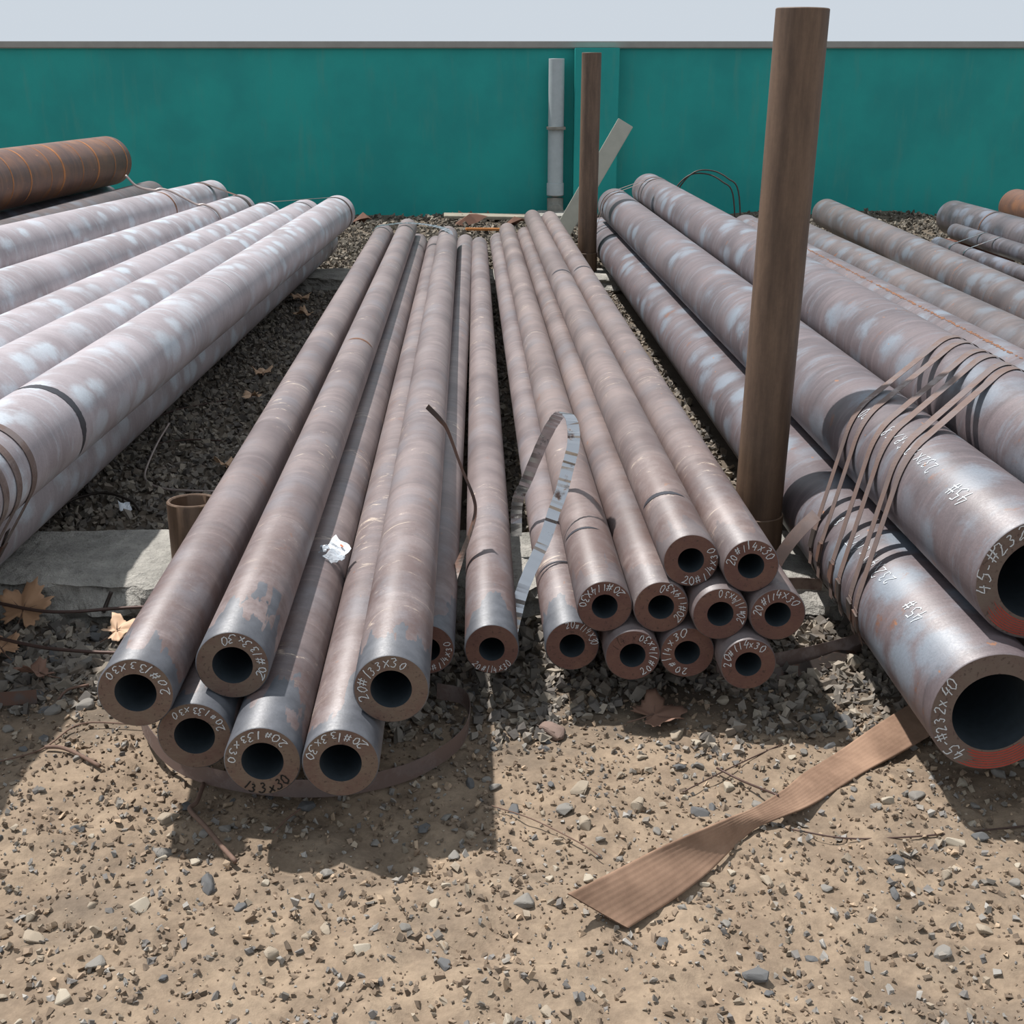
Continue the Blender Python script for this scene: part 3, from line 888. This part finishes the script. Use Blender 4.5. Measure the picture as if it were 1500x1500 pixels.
# ------------------------------------------------------------------ lifting sling of woven webbing
def webbing():
    k = NT('brown_webbing')
    v = k.coords()
    a = k.noise(v, 9, 5, .6)
    uv = k.coords(out='UV')
    w_ = k.n('ShaderNodeTexWave', wave_type='BANDS', bands_direction='Y'); w_.inputs['Scale'].default_value = 42; w_.inputs['Distortion'].default_value = .6
    k.link(uv, w_.inputs['Vector'])
    col = k.mix(k.ramp(a, .3, .7), srgb(118, 92, 74), srgb(158, 128, 106))
    col = k.mix(.25, col, k.mix(w_.outputs['Fac'], (.3, .3, .3, 1), (.7, .7, .7, 1)), 'OVERLAY')
    k.color(col); k.rough(.9); k.bump(w_.outputs['Fac'], .3, .001)
    return k.m
M['web'] = webbing()
def sling():
    up_ = [(1400, 988, .030), (1330, 1033, .030), (1250, 1087, .026), (1183, 1130, .026), (1147, 1158, .03), (1100, 1185, .040), (1073, 1195, .048), (1033, 1211, .055), (967, 1241, .060), (900, 1275, .062), (830, 1310, .060)]
    lo_ = [(1440, 1030, .012), (1366, 1077, .012), (1300, 1113, .010), (1233, 1153, .008), (1183, 1182, .010), (1133, 1203, .014), (1104, 1214, .012), (1078, 1238, .004), (1040, 1275, .0), (985, 1318, .0), (920, 1360, .0)]
    U_ = spline([spot(*p) for p in up_], 8); L_ = spline([spot(*p) for p in lo_], 8)
    ns = 28
    V, F, uvs = [], [], []
    s = 0
    base = U_[0].copy()
    for side in (0, 1):
        s = 0
        for i, (a, b) in enumerate(zip(U_, L_)):
            if i: s += ((a + b) / 2 - (U_[i - 1] + L_[i - 1]) / 2).length
            t = (U_[min(i + 1, len(U_) - 1)] - U_[max(i - 1, 0)]).normalized()
            nn = (b - a).normalized().cross(t).normalized()
            if nn.z < 0: nn = -nn
            for j in range(ns + 1):
                q = j / ns
                ridge = .0007 * abs(math.sin(q * math.pi * 9)) + .0025 * math.sin(s * 24 + q * 2.5)
                V.append(a.lerp(b, q) + nn * (ridge + (.0035 if side == 0 else -.0005)) - base); uvs.append((q, s * 6))
    m = len(U_); k = ns + 1; off = m * k
    for i in range(m - 1):
        for j in range(ns):
            q = (i * k + j, i * k + j + 1, (i + 1) * k + j + 1, (i + 1) * k + j)
            F.append(q); F.append(tuple(off + x for x in q[::-1]))
        for j in (0, ns):
            q = (i * k + j, (i + 1) * k + j, off + (i + 1) * k + j, off + i * k + j)
            F.append(q)
    o = mesh_obj('webbing_sling', V, F, [M['web']], smooth=True)
    o.location = base
    bm = bmesh.new(); bm.from_mesh(o.data); bmesh.ops.recalc_face_normals(bm, faces=bm.faces[:]); bm.to_mesh(o.data); bm.free()
    uvl = o.data.uv_layers.new(name='UVMap')
    for lp in o.data.loops: uvl.data[lp.index].uv = uvs[lp.vertex_index]
    tag(o, 'brown ribbed webbing sling, twisted once, running from the lowest big pipe across the sand', 'sling')
sling()

# ------------------------------------------------------------------ rods, wires and twigs
M['rod'] = plain('dark_rusty_rod', srgb(84, 66, 60), .5, .3, var=.3, scale=40)
M['wire'] = plain('thin_dark_wire', srgb(70, 62, 58), .5, .4, var=.2, scale=40)
M['twig'] = plain('brown_twig', srgb(110, 88, 76), .85, var=.3, scale=60)
M['silver'] = plain('pale_bent_rod', srgb(176, 162, 156), .4, .4)
def line(name, uvh, r, mat, label, cat, group=None, n=6, taper=None):
    P = spline([spot(*p) for p in uvh], n)
    c = P[0].copy()
    o = tube(name, [p - c for p in P], r, M[mat], n=7, taper=taper)
    o.location = c
    return tag(o, label, cat, group)
line('steel_rod', [(-40, 876, .062), (0, 884, .060), (60, 895, .055), (110, 896, .052), (160, 892, .05), (215, 889, .05), (260, 890, .05)], .0042, 'rod', 'thin bent rod crossing the large dry leaf in front of the near sleeper', 'rod')
line('steel_rod', [(-40, 925, .045), (0, 935, .045), (60, 948, .042), (120, 954, .04), (180, 957, .04), (240, 962, .04)], .0042, 'rod', 'thin dark rod lying on stones below the bent rod, left of the centre stack', 'rod')
line('steel_rod', [(163, 867, .075), (157, 882, .05), (151, 897, .03)], .005, 'wire', 'short black stub of rod sticking up before the sleeper', 'rod')
line('steel_rod', [(248, 620, .10), (230, 650, .05), (213, 690, .02), (216, 706, .015), (240, 716, .012), (280, 719, .012), (320, 720, .012)], .004, 'silver', 'pale bent wire hook on the dark gravel left of the centre stack', 'wire')
line('wire', [(225, 650, .012), (280, 644, .012), (330, 646, .012)], .003, 'rod', 'short straight wire behind the bent wire hook on dark gravel', 'wire')
line('wire', [(60, 770, .02), (100, 735, .03), (150, 722, .04), (190, 733, .03), (205, 748, .015)], .0045, 'wire', 'arched dark wire rising from under the left stack near the sleeper', 'wire')
line('wire', [(225, 612, .012), (260, 600, .012), (300, 592, .012), (345, 583, .012)], .0035, 'rod', 'long thin rod lying across the gravel gap beside the left stack', 'wire')
line('wire', [(240, 1035, .006), (215, 1060, .005), (120, 1060, .004), (60, 1098, .004), (-20, 1120, .004)], .0018, 'twig', 'fine dry stalk running left from the leftmost thick pipe end', 'twig')
line('twig', [(66, 1094, .010), (90, 1095, .010), (115, 1105, .008), (146, 1122, .006)], .004, 'twig', 'bent brown twig on sand at the left', 'twig')
line('twig', [(298, 1148, .012), (288, 1175, .012), (278, 1186, .014), (300, 1210, .010), (325, 1240, .008), (345, 1262, .004)], .0045, 'twig', 'kinked reddish twig below the low thick pipes', 'twig')
line('twig', [(400, 1220, .004), (420, 1200, .006), (440, 1185, .008)], .002, 'twig', 'straight short straw below the black-lettered pipe', 'twig')
line('twig', [(85, 1025, .012), (100, 1010, .016), (130, 1003, .014)], .003, 'twig', 'small curved twig among the stones near the dark strap piece', 'twig')
line('wire', [(1000, 1160, .004), (1080, 1120, .006), (1150, 1088, .004)], .0014, 'rod', 'fine wire arc on sand above the sling', 'wire')
line('wire', [(1160, 1215, .006), (1240, 1228, .004), (1330, 1226, .004), (1420, 1218, .004), (1500, 1210, .004)], .0016, 'rod', 'fine long wire on sand below the lowest big pipe', 'wire')
line('wire', [(720, 1180, .004), (780, 1200, .005), (850, 1235, .004), (880, 1255, .004)], .0013, 'twig', 'fine curved stalk on the sand in front of the lone middle pipe', 'wire')
line('wire', [(1050, 1125, .006), (1090, 1145, .008), (1140, 1165, .035)], .0022, 'rod', 'short dark wire poking towards the sling from the sand', 'wire')

def over_left():
    pts = [(-2.33, 7.66, .72), (-2.27, 7.67, .655), (-2.178, 7.69, .630), (-2.136, 7.7, .637), (-2.07, 7.7, .620), (-1.99, 7.7, .578), (-1.922, 7.7, .543), (-1.879, 7.7, .543), (-1.810, 7.7, .508), (-1.775, 7.7, .441), (-1.776, 7.7, .396)]
    P = spline(pts, 6); c = P[0].copy()
    o = tube('steel_rod', [p - c for p in P], .007, M['silver'], n=7); o.location = c
    tag(o, 'bent rod hooked over the two highest pipes of the left stack', 'rod')
    pts = [(1.97, 9.6, .10), (1.93, 9.62, .46), (1.85, 9.65, .55), (1.75, 9.7, .60), (1.62, 9.7, .60), (1.52, 9.7, .52), (1.47, 9.7, .40), (1.46, 9.7, .10)]
    for i, d in enumerate((0, .04)):
        P = spline([Vector(p) + Vector((-.25 + d, 0, d * .6 - .02)) for p in pts], 6); c = P[0].copy()
        o = tube('wire', [p - c for p in P], .006, M['wire'], n=6); o.location = c
        tag(o, ('lower' if i == 0 else 'upper') + ' dark wire arching in front of the green wall right of the big stack', 'wire')
over_left()

# ------------------------------------------------------------------ downpipe, bracket and debris by the wall
M['pvc'] = plain('grey_plastic', srgb(168, 176, 178), .55, var=.15, scale=20)
M['pvc_old'] = plain('dirty_plastic', srgb(128, 126, 118), .8, var=.4, scale=25)
e = empty('downpipe', (.405, 11.86, .12))
hollow('pipe_tube', .072, .006, .18, 1.32, M['pvc'], e)
hollow('collar', .080, .010, .12, .23, M['pvc'], e)
P = [Vector((0, 0, .16)), Vector((0, 0, .08)), Vector((0, -.02, .02)), Vector((0, -.08, -.02)), Vector((0, -.13, -.03))]
tube('elbow', spline(P, 5), .076, M['pvc_old'], e, n=20)
o = box('wall_bracket', (0, 0, .72), (.17, .22, .025), M['pvc_old'], e, bevel=.003)
tag(e, 'grey plastic downpipe with a dirty elbow on the green wall', 'downpipe')
d = box('drain_block', (.47, 11.6, .03), (.5, .55, .14), M['concrete'], bevel=.02)
tag(d, 'weathered concrete drain block under the downpipe', 'block')

M['pale_board'] = plain('pale_painted_steel', srgb(176, 176, 164), .7, var=.15, scale=15)
e = empty('steel_angle', (.60, 9.85, 0))
a1 = box('flange', (.02, 0, .52), (.13, .02, 1.0), M['pale_board'], e, bevel=.003, rot=(0, math.radians(30), 0))
for q in (.40, .50):
    bm = bmesh.new(); bmesh.ops.create_cone(bm, segments=12, radius1=.02, radius2=.018, depth=.016, cap_ends=True)
    me = bpy.data.meshes.new('bolt'); bm.to_mesh(me); bm.free(); me.materials.append(M['pvc_old'])
    bo = bpy.data.objects.new('bolt', me); COL.objects.link(bo); bo.parent = e
    bo.location = (.02 + (q - .52) * .577, -.016, q); bo.rotation_euler = (math.pi / 2, 0, 0)
tag(e, 'pale steel bar with two bolts leaning behind the far end of the right stack', 'bar')

M['plank'] = plain('weathered_plank', srgb(140, 134, 120), .9, var=.3, scale=14)
M['rust_sheet'] = plain('rusty_scrap', srgb(100, 70, 56), .85, var=.4, scale=10)
M['orange_strip'] = plain('orange_wood', srgb(176, 118, 66), .8, var=.2)
tag(box('plank', (-.25, 11.55, .075), (.75, .14, .03), M['plank'], bevel=.004, rot=(.12, .02, .06)), 'grey weathered plank at the foot of the green wall', 'plank')
tag(box('wood_strip', (-.20, 10.75, .05), (.40, .05, .02), M['orange_strip'], bevel=.003, rot=(0, .03, .2)), 'orange wooden strip on the rubble behind the pipe ends', 'plank')
def scrap(x, y, s, label, seed, mat='rust_sheet'):
    rng = random.Random(seed)
    pts = [(math.cos(a) * s * rng.uniform(.6, 1.2), math.sin(a) * s * rng.uniform(.35, .7)) for a in np.linspace(0, 2 * math.pi, 8)[:-1]]
    z0 = float(ground_h(x, y))
    V = [(px, py, rng.uniform(.0, .07) + (.05 if px > 0 else 0)) for px, py in pts] + [(0, 0, .12)]
    F = [(i, (i + 1) % 7, 7) for i in range(7)] + [tuple(range(6, -1, -1))]
    o = mesh_obj('scrap_piece', V, F, [M[mat]]); o.location = (x, y, z0 - .01)
    tag(o, label, 'scrap')
scrap(-.38, 11.2, .14, 'dark rusty scrap sheet propped on the rubble by the wall', 2)
scrap(.02, 11.1, .12, 'bent triangular rusty scrap right of the other scrap sheet', 5)
scrap(-1.35, 11.4, .11, 'small brown scrap at the wall foot near the left stack', 8)
scrap(.62, 10.3, .10, 'pale lump of broken plaster by the far post', 9, 'pale_board')
scrap(1.0, 9.6, .10, 'pale plaster fragment between the far post and the right stack', 12, 'pale_board')

# ------------------------------------------------------------------ crumpled wrapper on the pipes
M['plastic'] = plain('white_print_film', srgb(222, 228, 234), .3, var=.10, scale=90)
def film(name, w, l, seed, mat, parent, loc, rot, amp):
    rng = random.Random(seed); nx, ny = 8, 6
    V, F = [], []
    for side in (0, 1):
        for j in range(ny + 1):
            for i in range(nx + 1):
                a, b = i / nx - .5, j / ny - .5
                zz = amp * (math.sin(a * 7 + seed) * .5 + math.cos(b * 6 + a * 4) * .6) + random.Random(seed * 100 + j * 20 + i).uniform(-1, 1) * amp * .35
                V.append((a * w, b * l * (1 + .15 * math.sin(a * 9)), zz - .0006 * side))
    k = nx + 1; off = k * (ny + 1)
    for j in range(ny):
        for i in range(nx):
            q = (j * k + i, j * k + i + 1, (j + 1) * k + i + 1, (j + 1) * k + i)
            F.append(q); F.append(tuple(off + x for x in q[::-1]))
    o = mesh_obj(name, V, F, [M[mat]], parent); o.location = loc; o.rotation_euler = rot
    return o
def film_clear():
    k = NT('clear_crumpled_film')
    k.color(srgb(190, 198, 206)); k.rough(.18)
    k.b.inputs['Alpha'].default_value = .55
    return k.m
M['film_clear'] = film_clear()
e = empty('plastic_wrapper', (-.400, 2.640, .232))
film('printed_film', .062, .034, 3, 'plastic', e, (0, .008, .018), (.75, .25, -.75), .004)
film('clear_flap', .050, .030, 5, 'film_clear', e, (-.006, -.022, .006), (.35, .1, -.75), .005)
film('torn_corner', .022, .020, 8, 'film_clear', e, (-.036, .012, .014), (.5, -.2, -.4), .004)
box('printed_mark', (.008, .0025, .0235), (.010, .004, .0008), plain('orange_print', srgb(190, 110, 70), .5), e, rot=(.75, .25, -.75))
tag(e, 'crumpled white plastic wrapper caught between two thick pipes', 'wrapper')

# ------------------------------------------------------------------ dry leaves
def leaf_mat(name, c):
    k = NT(name); v = k.coords()
    f = k.noise(v, 30, 5, .6)
    k.color(k.mix(f, tuple(x * .75 for x in c[:3]) + (1,), tuple(min(1, x * 1.2) for x in c[:3]) + (1,))); k.rough(.75)
    return k.m
M['leaf_a'] = leaf_mat('dry_tan_leaf', srgb(178, 140, 108)); M['leaf_b'] = leaf_mat('pale_dry_leaf', srgb(206, 172, 142)); M['leaf_c'] = leaf_mat('dull_brown_leaf', srgb(128, 98, 82))
def leaf(loc, size, rot, mat, label, seed, curl=.25, group=None):
    rng = random.Random(seed)
    e = empty('dry_leaf', loc); e.rotation_euler = rot
    lobes = [90, 30, 150, -35, 215]
    n = 60
    V = [(0, 0, 0)]; ring1 = []
    def rad(a):
        m = 0
        for q, L in zip(lobes, (1.0, .92, .92, .62, .62)):
            d = abs((a - q + 180) % 360 - 180)
            m = max(m, L * max(0, 1 - (d / 62) ** 1.5))
        m = max(m, .58)
        if abs((a - 270 + 180) % 360 - 180) < 25: m = .22
        return m * (1 + .10 * math.sin(a * .35 + seed) + rng.uniform(-.07, .07))
    rings = 5
    radii = [rad(360 * i / n) for i in range(n)]
    for side in (0, 1):
        V0 = len(V) if side else 1
        for j in range(1, rings + 1):
            for i in range(n):
                a = math.radians(360 * i / n); r = radii[i] * j / rings
                x, y = r * math.cos(a), r * math.sin(a)
                z = curl * (x * x * .9 - y * .25 + .18 * math.sin(3 * x + seed) + .12 * math.sin(5 * y)) + .05 * curl * math.sin(a * 5) * j
                V.append((x * size, y * size, z * size - side * .0007))
        if side == 0: cent2 = None
    F = []
    top = 1; bot = 1 + rings * n
    V.append((0, 0, -.0007)); c2 = len(V) - 1
    for i in range(n):
        i2 = (i + 1) % n
        F.append((0, top + i, top + i2)); F.append((c2, bot + i2, bot + i))
        for j in range(rings - 1):
            F.append((top + j * n + i, top + (j + 1) * n + i, top + (j + 1) * n + i2, top + j * n + i2))
            F.append((bot + j * n + i2, bot + (j + 1) * n + i2, bot + (j + 1) * n + i, bot + j * n + i))
        j = rings - 1
        F.append((top + j * n + i2, top + j * n + i, bot + j * n + i, bot + j * n + i2))
    mesh_obj('blade', V, F, [M[mat]], e, smooth=True)
    tube('stem', [(0, 0, .001), (0, -.4 * size, -.02 * size), (.06 * size, -.85 * size, .03 * size)], .0016, M['twig'], e, n=6)
    for L in lobes[:3]:
        a = math.radians(L)
        tube('vein', [(q * size * .85 * math.cos(a), q * size * .85 * math.sin(a), curl * size * ((q * .85 * math.cos(a)) ** 2 * .9 - q * .85 * math.sin(a) * .25 + .18 * math.sin(3 * q * .85 * math.cos(a) + seed) + .12 * math.sin(5 * q * .85 * math.sin(a))) + .0006) for q in (0, .25, .5, .75, 1)], .0009, M['twig'], e, n=5)
    tag(e, label, 'leaf', group)
def lp(u, v, h): return spot(u, v, h)
leaf(lp(34, 895, .045), .085, (.75, .1, -.2), 'leaf_a', 'large tan dry leaf propped against the near sleeper at the left', 1)
leaf(lp(172, 925, .035), .055, (.35, .15, -.9), 'leaf_b', 'pale curled dry leaf beside the leftmost thick pipe', 2, .45)
leaf(lp(2, 950, .03), .06, (.3, -.1, .7), 'leaf_a', 'tan dry leaf cut by the left picture edge', 3)
leaf(lp(58, 985, .035), .055, (.3, .2, 1.5), 'leaf_c', 'dull grey-brown dry leaf on the stones below the two rods', 4, .4)
leaf(lp(958, 1046, .022), .075, (.1, .1, -1.2), 'leaf_c', 'broad brown dry leaf on the gravel under the thin pipe cluster', 5, .3)
leaf(lp(385, 545, .03), .06, (.2, .1, .4), 'leaf_b', 'small dry leaf on dark gravel, furthest up the gap beside the left stack', 6, .5)
leaf(lp(372, 580, .03), .055, (.1, .2, 2.2), 'leaf_b', 'small dry leaf on dark gravel just below the furthest leaf in the gap', 7, .5)
leaf(lp(440, 437, .03), .08, (.2, .1, .4), 'leaf_b', 'dry leaf beside the left stack close to the far sleeper', 8, .5)
leaf(lp(448, 460, .03), .08, (.15, -.1, 1.6), 'leaf_b', 'dry leaf a step nearer than the one by the far sleeper', 9, .5)
leaf(lp(330, 680, .03), .045, (.2, .2, .9), 'leaf_b', 'small curled leaf touching the leftmost thick pipe above the socket ring', 10, .5)
tag(film('paper_scrap', .035, .05, 4, 'plastic', None, spot(183, 742, .03), (.3, .2, .5), .004), 'small white scrap of paper on the dark gravel near the sleeper', 'scrap')

# ------------------------------------------------------------------ stones
IV = np.array([(a, b, c) for a in (-1, 1) for b in (-1, 1) for c in (-1, 1)], float) * .72
IF = np.array([(0, 1, 3), (0, 3, 2), (4, 6, 7), (4, 7, 5), (0, 4, 5), (0, 5, 1), (2, 3, 7), (2, 7, 6), (0, 2, 6), (0, 6, 4), (1, 5, 7), (1, 7, 3)])
def stone_mat(name):
    k = NT(name)
    at = k.n('ShaderNodeVertexColor', layer_name='tint')
    v = k.coords(); f = k.noise(v, 90, 4, .7)
    col = k.mix(.5, at.outputs[0], k.mix(f, (.3, .3, .3, 1), (.72, .72, .72, 1)), 'OVERLAY')
    k.color(col); k.rough(.9); k.b.inputs['Specular IOR Level'].default_value = .2
    k.bump(f, .3, .002)
    return k.m
M['stones'] = stone_mat('crushed_stone')

def scatter(name, pts, sizes, palette, label, cat, sink=.25):
    n = len(pts)
    V = np.empty((n, len(IV), 3)); C_ = np.empty((n, 4))
    pal = np.array(palette)
    for i in range(n):
        s = sizes[i]
        base = (IV * (1 + RNG.uniform(-.38, .22, (len(IV), 1))) + RNG.uniform(-.40, .40, (len(IV), 3))) * np.array([RNG.uniform(.75, 1.3), RNG.uniform(.6, 1.0), RNG.uniform(.4, .75)])
        q = RNG.normal(size=4); q /= np.linalg.norm(q)
        q = np.array([1, 0, 0, 0]) * .8 + q * .6; q /= np.linalg.norm(q)
        w_, x_, y_, z_ = q
        Rm = np.array([[1 - 2 * (y_ * y_ + z_ * z_), 2 * (x_ * y_ - z_ * w_), 2 * (x_ * z_ + y_ * w_)], [2 * (x_ * y_ + z_ * w_), 1 - 2 * (x_ * x_ + z_ * z_), 2 * (y_ * z_ - x_ * w_)], [2 * (x_ * z_ - y_ * w_), 2 * (y_ * z_ + x_ * w_), 1 - 2 * (x_ * x_ + y_ * y_)]])
        a = RNG.uniform(0, 6.28); Rz = np.array([[math.cos(a), -math.sin(a), 0], [math.sin(a), math.cos(a), 0], [0, 0, 1]])
        P = base @ Rm.T @ Rz.T * s
        P[:, 2] -= P[:, 2].min() * (1 - sink)
        V[i] = P + pts[i]
        c = pal[RNG.integers(len(pal))] * RNG.uniform(.75, 1.2)
        C_[i, :3] = c; C_[i, 3] = 1
    F = (IF[None] + (np.arange(n) * len(IV))[:, None, None]).reshape(-1, 3)
    me = bpy.data.meshes.new(name)
    me.vertices.add(n * len(IV)); me.vertices.foreach_set('co', V.reshape(-1))
    me.loops.add(F.size); me.loops.foreach_set('vertex_index', F.reshape(-1).astype(np.int32))
    me.polygons.add(len(F)); me.polygons.foreach_set('loop_start', np.arange(0, F.size, 3, dtype=np.int32))
    me.polygons.foreach_set('use_smooth', np.zeros(len(F), dtype=bool))
    me.update(calc_edges=True)
    ca = me.color_attributes.new('tint', 'FLOAT_COLOR', 'POINT')
    ca.data.foreach_set('color', np.repeat(C_, len(IV), axis=0).reshape(-1))
    me.materials.append(M['stones'])
    o = bpy.data.objects.new(name, me); COL.objects.link(o)
    return tag(o, label, cat, kind='stuff')

def pal(*cs): return [np.array(srgb(*c)[:3]) for c in cs]
GREY = pal((122, 116, 108), (138, 131, 122), (106, 101, 96), (150, 141, 128), (130, 120, 109))
WARM = pal((150, 138, 122), (134, 128, 120), (120, 116, 112), (164, 144, 122), (150, 146, 140))
SANDY = pal((126, 110, 94), (138, 121, 104), (112, 99, 86))
YARD = pal((112, 106, 96), (98, 92, 84), (130, 122, 110), (84, 78, 70))

def area(x0, x1, y0, y1, dens, smin, smax, slope=0.0):
    n = int((x1 - x0) * (y1 - y0) * dens)
    y = RNG.uniform(y0, y1, n); x = RNG.uniform(x0, x1, n) + slope * (y - 3)
    s = smin + (smax - smin) * RNG.random(n) ** 2.0
    return x, y, s
def on_sleeper(x, y): return ((y > 2.78) & (y < 3.2)) | ((y > 7.72) & (y < 8.18))
parts = [area(-1.75, 1.75, 2.42, 2.86, 4200, .007, .019),
         area(-1.75, 1.75, 2.15, 2.45, 2600, .006, .016),
         area(-1.45, -.60, 3.18, 8.6, 2600, .007, .017, -.02), area(-.12, .14, 3.18, 8.6, 2000, .008, .016, -.034), area(.50, .80, 3.18, 8.6, 1500, .009, .018, -.034),
         area(.62, 1.75, 2.7, 2.86, 2500, .008, .02)]
x, y, s = (np.concatenate(q) for q in zip(*parts))
keep = ~on_sleeper(x, y) & ((y > 2.42) | (N1(x * 2.5, y * 2.5) + N2(x * 7, y * 7) * .5 > (2.30 - y) * 3 - .15 + (x < -.1) * .05))
x, y, s = x[keep], y[keep], s[keep]
scatter('gravel', np.stack([x, y, ground_h(x, y)], 1), s, GREY, 'dark grey crushed gravel around and between the stacks', 'gravel')
parts = [area(-3.4, 4.4, 8.2, 11.9, 800, .008, .026), area(1.2, 4.4, 3.3, 8.2, 220, .012, .03)]
x, y, s = (np.concatenate(q) for q in zip(*parts))
keep = ~on_sleeper(x, y); x, y, s = x[keep], y[keep], s[keep]
scatter('rubble', np.stack([x, y, ground_h(x, y)], 1), s, YARD, 'pale rubble between the pipe ends and the green wall', 'rubble')
x, y, s = area(-1.75, 1.75, 1.2, 2.45, 1900, .0016, .008)
x2, y2, s2 = area(-1.75, 1.75, 1.2, 2.5, 3000, .002, .0075)
scatter('sand_clods', np.stack([x2, y2, ground_h(x2, y2)], 1), s2, SANDY, 'crumbled clods of sand in front of the pipes', 'sand', sink=.6)
scatter('grit', np.stack([x, y, ground_h(x, y)], 1), s, WARM, 'fine grit strewn over the sand in front of the pipes', 'grit')

# single stones that can be told apart on the sand
def hull_stone(seed, n=16):
    rng = np.random.default_rng(seed)
    P = rng.normal(size=(n, 3)); P /= np.linalg.norm(P, axis=1)[:, None]
    P = P * rng.uniform(.8, 1.05, (n, 1)) * np.array([1.15, .85, .62])
    bm = bmesh.new()
    for p in P: bm.verts.new(p)
    r = bmesh.ops.convex_hull(bm, input=bm.verts[:])
    bmesh.ops.delete(bm, geom=[g for g in r['geom_interior'] if isinstance(g, bmesh.types.BMVert)], context='VERTS')
    bmesh.ops.bevel(bm, geom=bm.edges[:], offset=.06, segments=1, affect='EDGES')
    me = bpy.data.meshes.new('stone'); bm.to_mesh(me); bm.free()
    return me
def plain_stone(name, c): 
    return plain(name, c, .9, spec=.2, var=.3, scale=50)
SM = [plain_stone('stone_%s' % n, srgb(*c)) for n, c in (('grey', (128, 124, 118)), ('warm', (150, 138, 122)), ('dark', (98, 98, 98)), ('pale', (168, 158, 142)))]
VAR = []
for i in range(10):
    me = hull_stone(100 + i); me.materials.append(SM[i % 4]); VAR.append(me)
def stone(x, y, s, label, group, k=None, me=None):
    me = me or VAR[k if k is not None else random.randrange(len(VAR))]
    o = bpy.data.objects.new('stone', me); COL.objects.link(o)
    o.location = (x, y, float(ground_h(x, y)) + s * .22)
    o.scale = (s, s, s * random.uniform(.7, 1.0)); o.rotation_euler = (random.uniform(-.35, .35), random.uniform(-.35, .35), random.uniform(0, 6.28))
    tag(o, label, 'stone', group)
cnt = 0
taken = []
TINT = ('mid grey', 'warm grey', 'dark grey', 'pale beige')
while cnt < 240:
    x = random.uniform(-1.05, 1.2); y = 1.30 + 1.15 * random.random() ** .7
    if x < -.1 and random.random() < .3: continue
    sz = random.uniform(.008, .015) if random.random() < .72 else random.uniform(.014, .024)
    if any((x - a) ** 2 + (y - b) ** 2 < (sz + c) ** 2 * 1.2 for a, b, c in taken): continue
    taken.append((x, y, sz))
    kk = random.randrange(len(VAR))
    side = 'below the thick pipe ends' if x < -.1 else ('below the thin pipe ends' if x < .55 else 'around the sling and lowest big pipe')
    size = 'small ' if sz < .0145 else 'larger '
    stone(x, y, sz, size + TINT[kk % 4] + ' stone lying loose on the sand ' + side, size + TINT[kk % 4] + ' stones ' + side, k=kk); cnt += 1
pink = hull_stone(77, 26); pink.materials.append(plain_stone('stone_pink', srgb(128, 110, 101)))
q = spot(808, 1062, .01); stone(q.x, q.y - .01, .036, 'rounded pinkish brown stone in the lit strip below the lone middle pipe', None, me=pink)
gre = hull_stone(78, 24); gre.materials.append(SM[0])
q = spot(236, 1235, .01); stone(q.x, q.y, .019, 'pale grey block-shaped stone low on the sand left of the kinked twig', None, me=gre)
for i in range(46):
    u = random.uniform(0, 200); v = random.uniform(915, 1060)
    q = spot(u, v, 0)
    stone(q.x, q.y, random.uniform(.014, .028), 'larger grey crushed stone in the gravel left of the leftmost thick pipe', 'larger stones at the left', k=random.choice((0, 2, 4, 6, 8)))
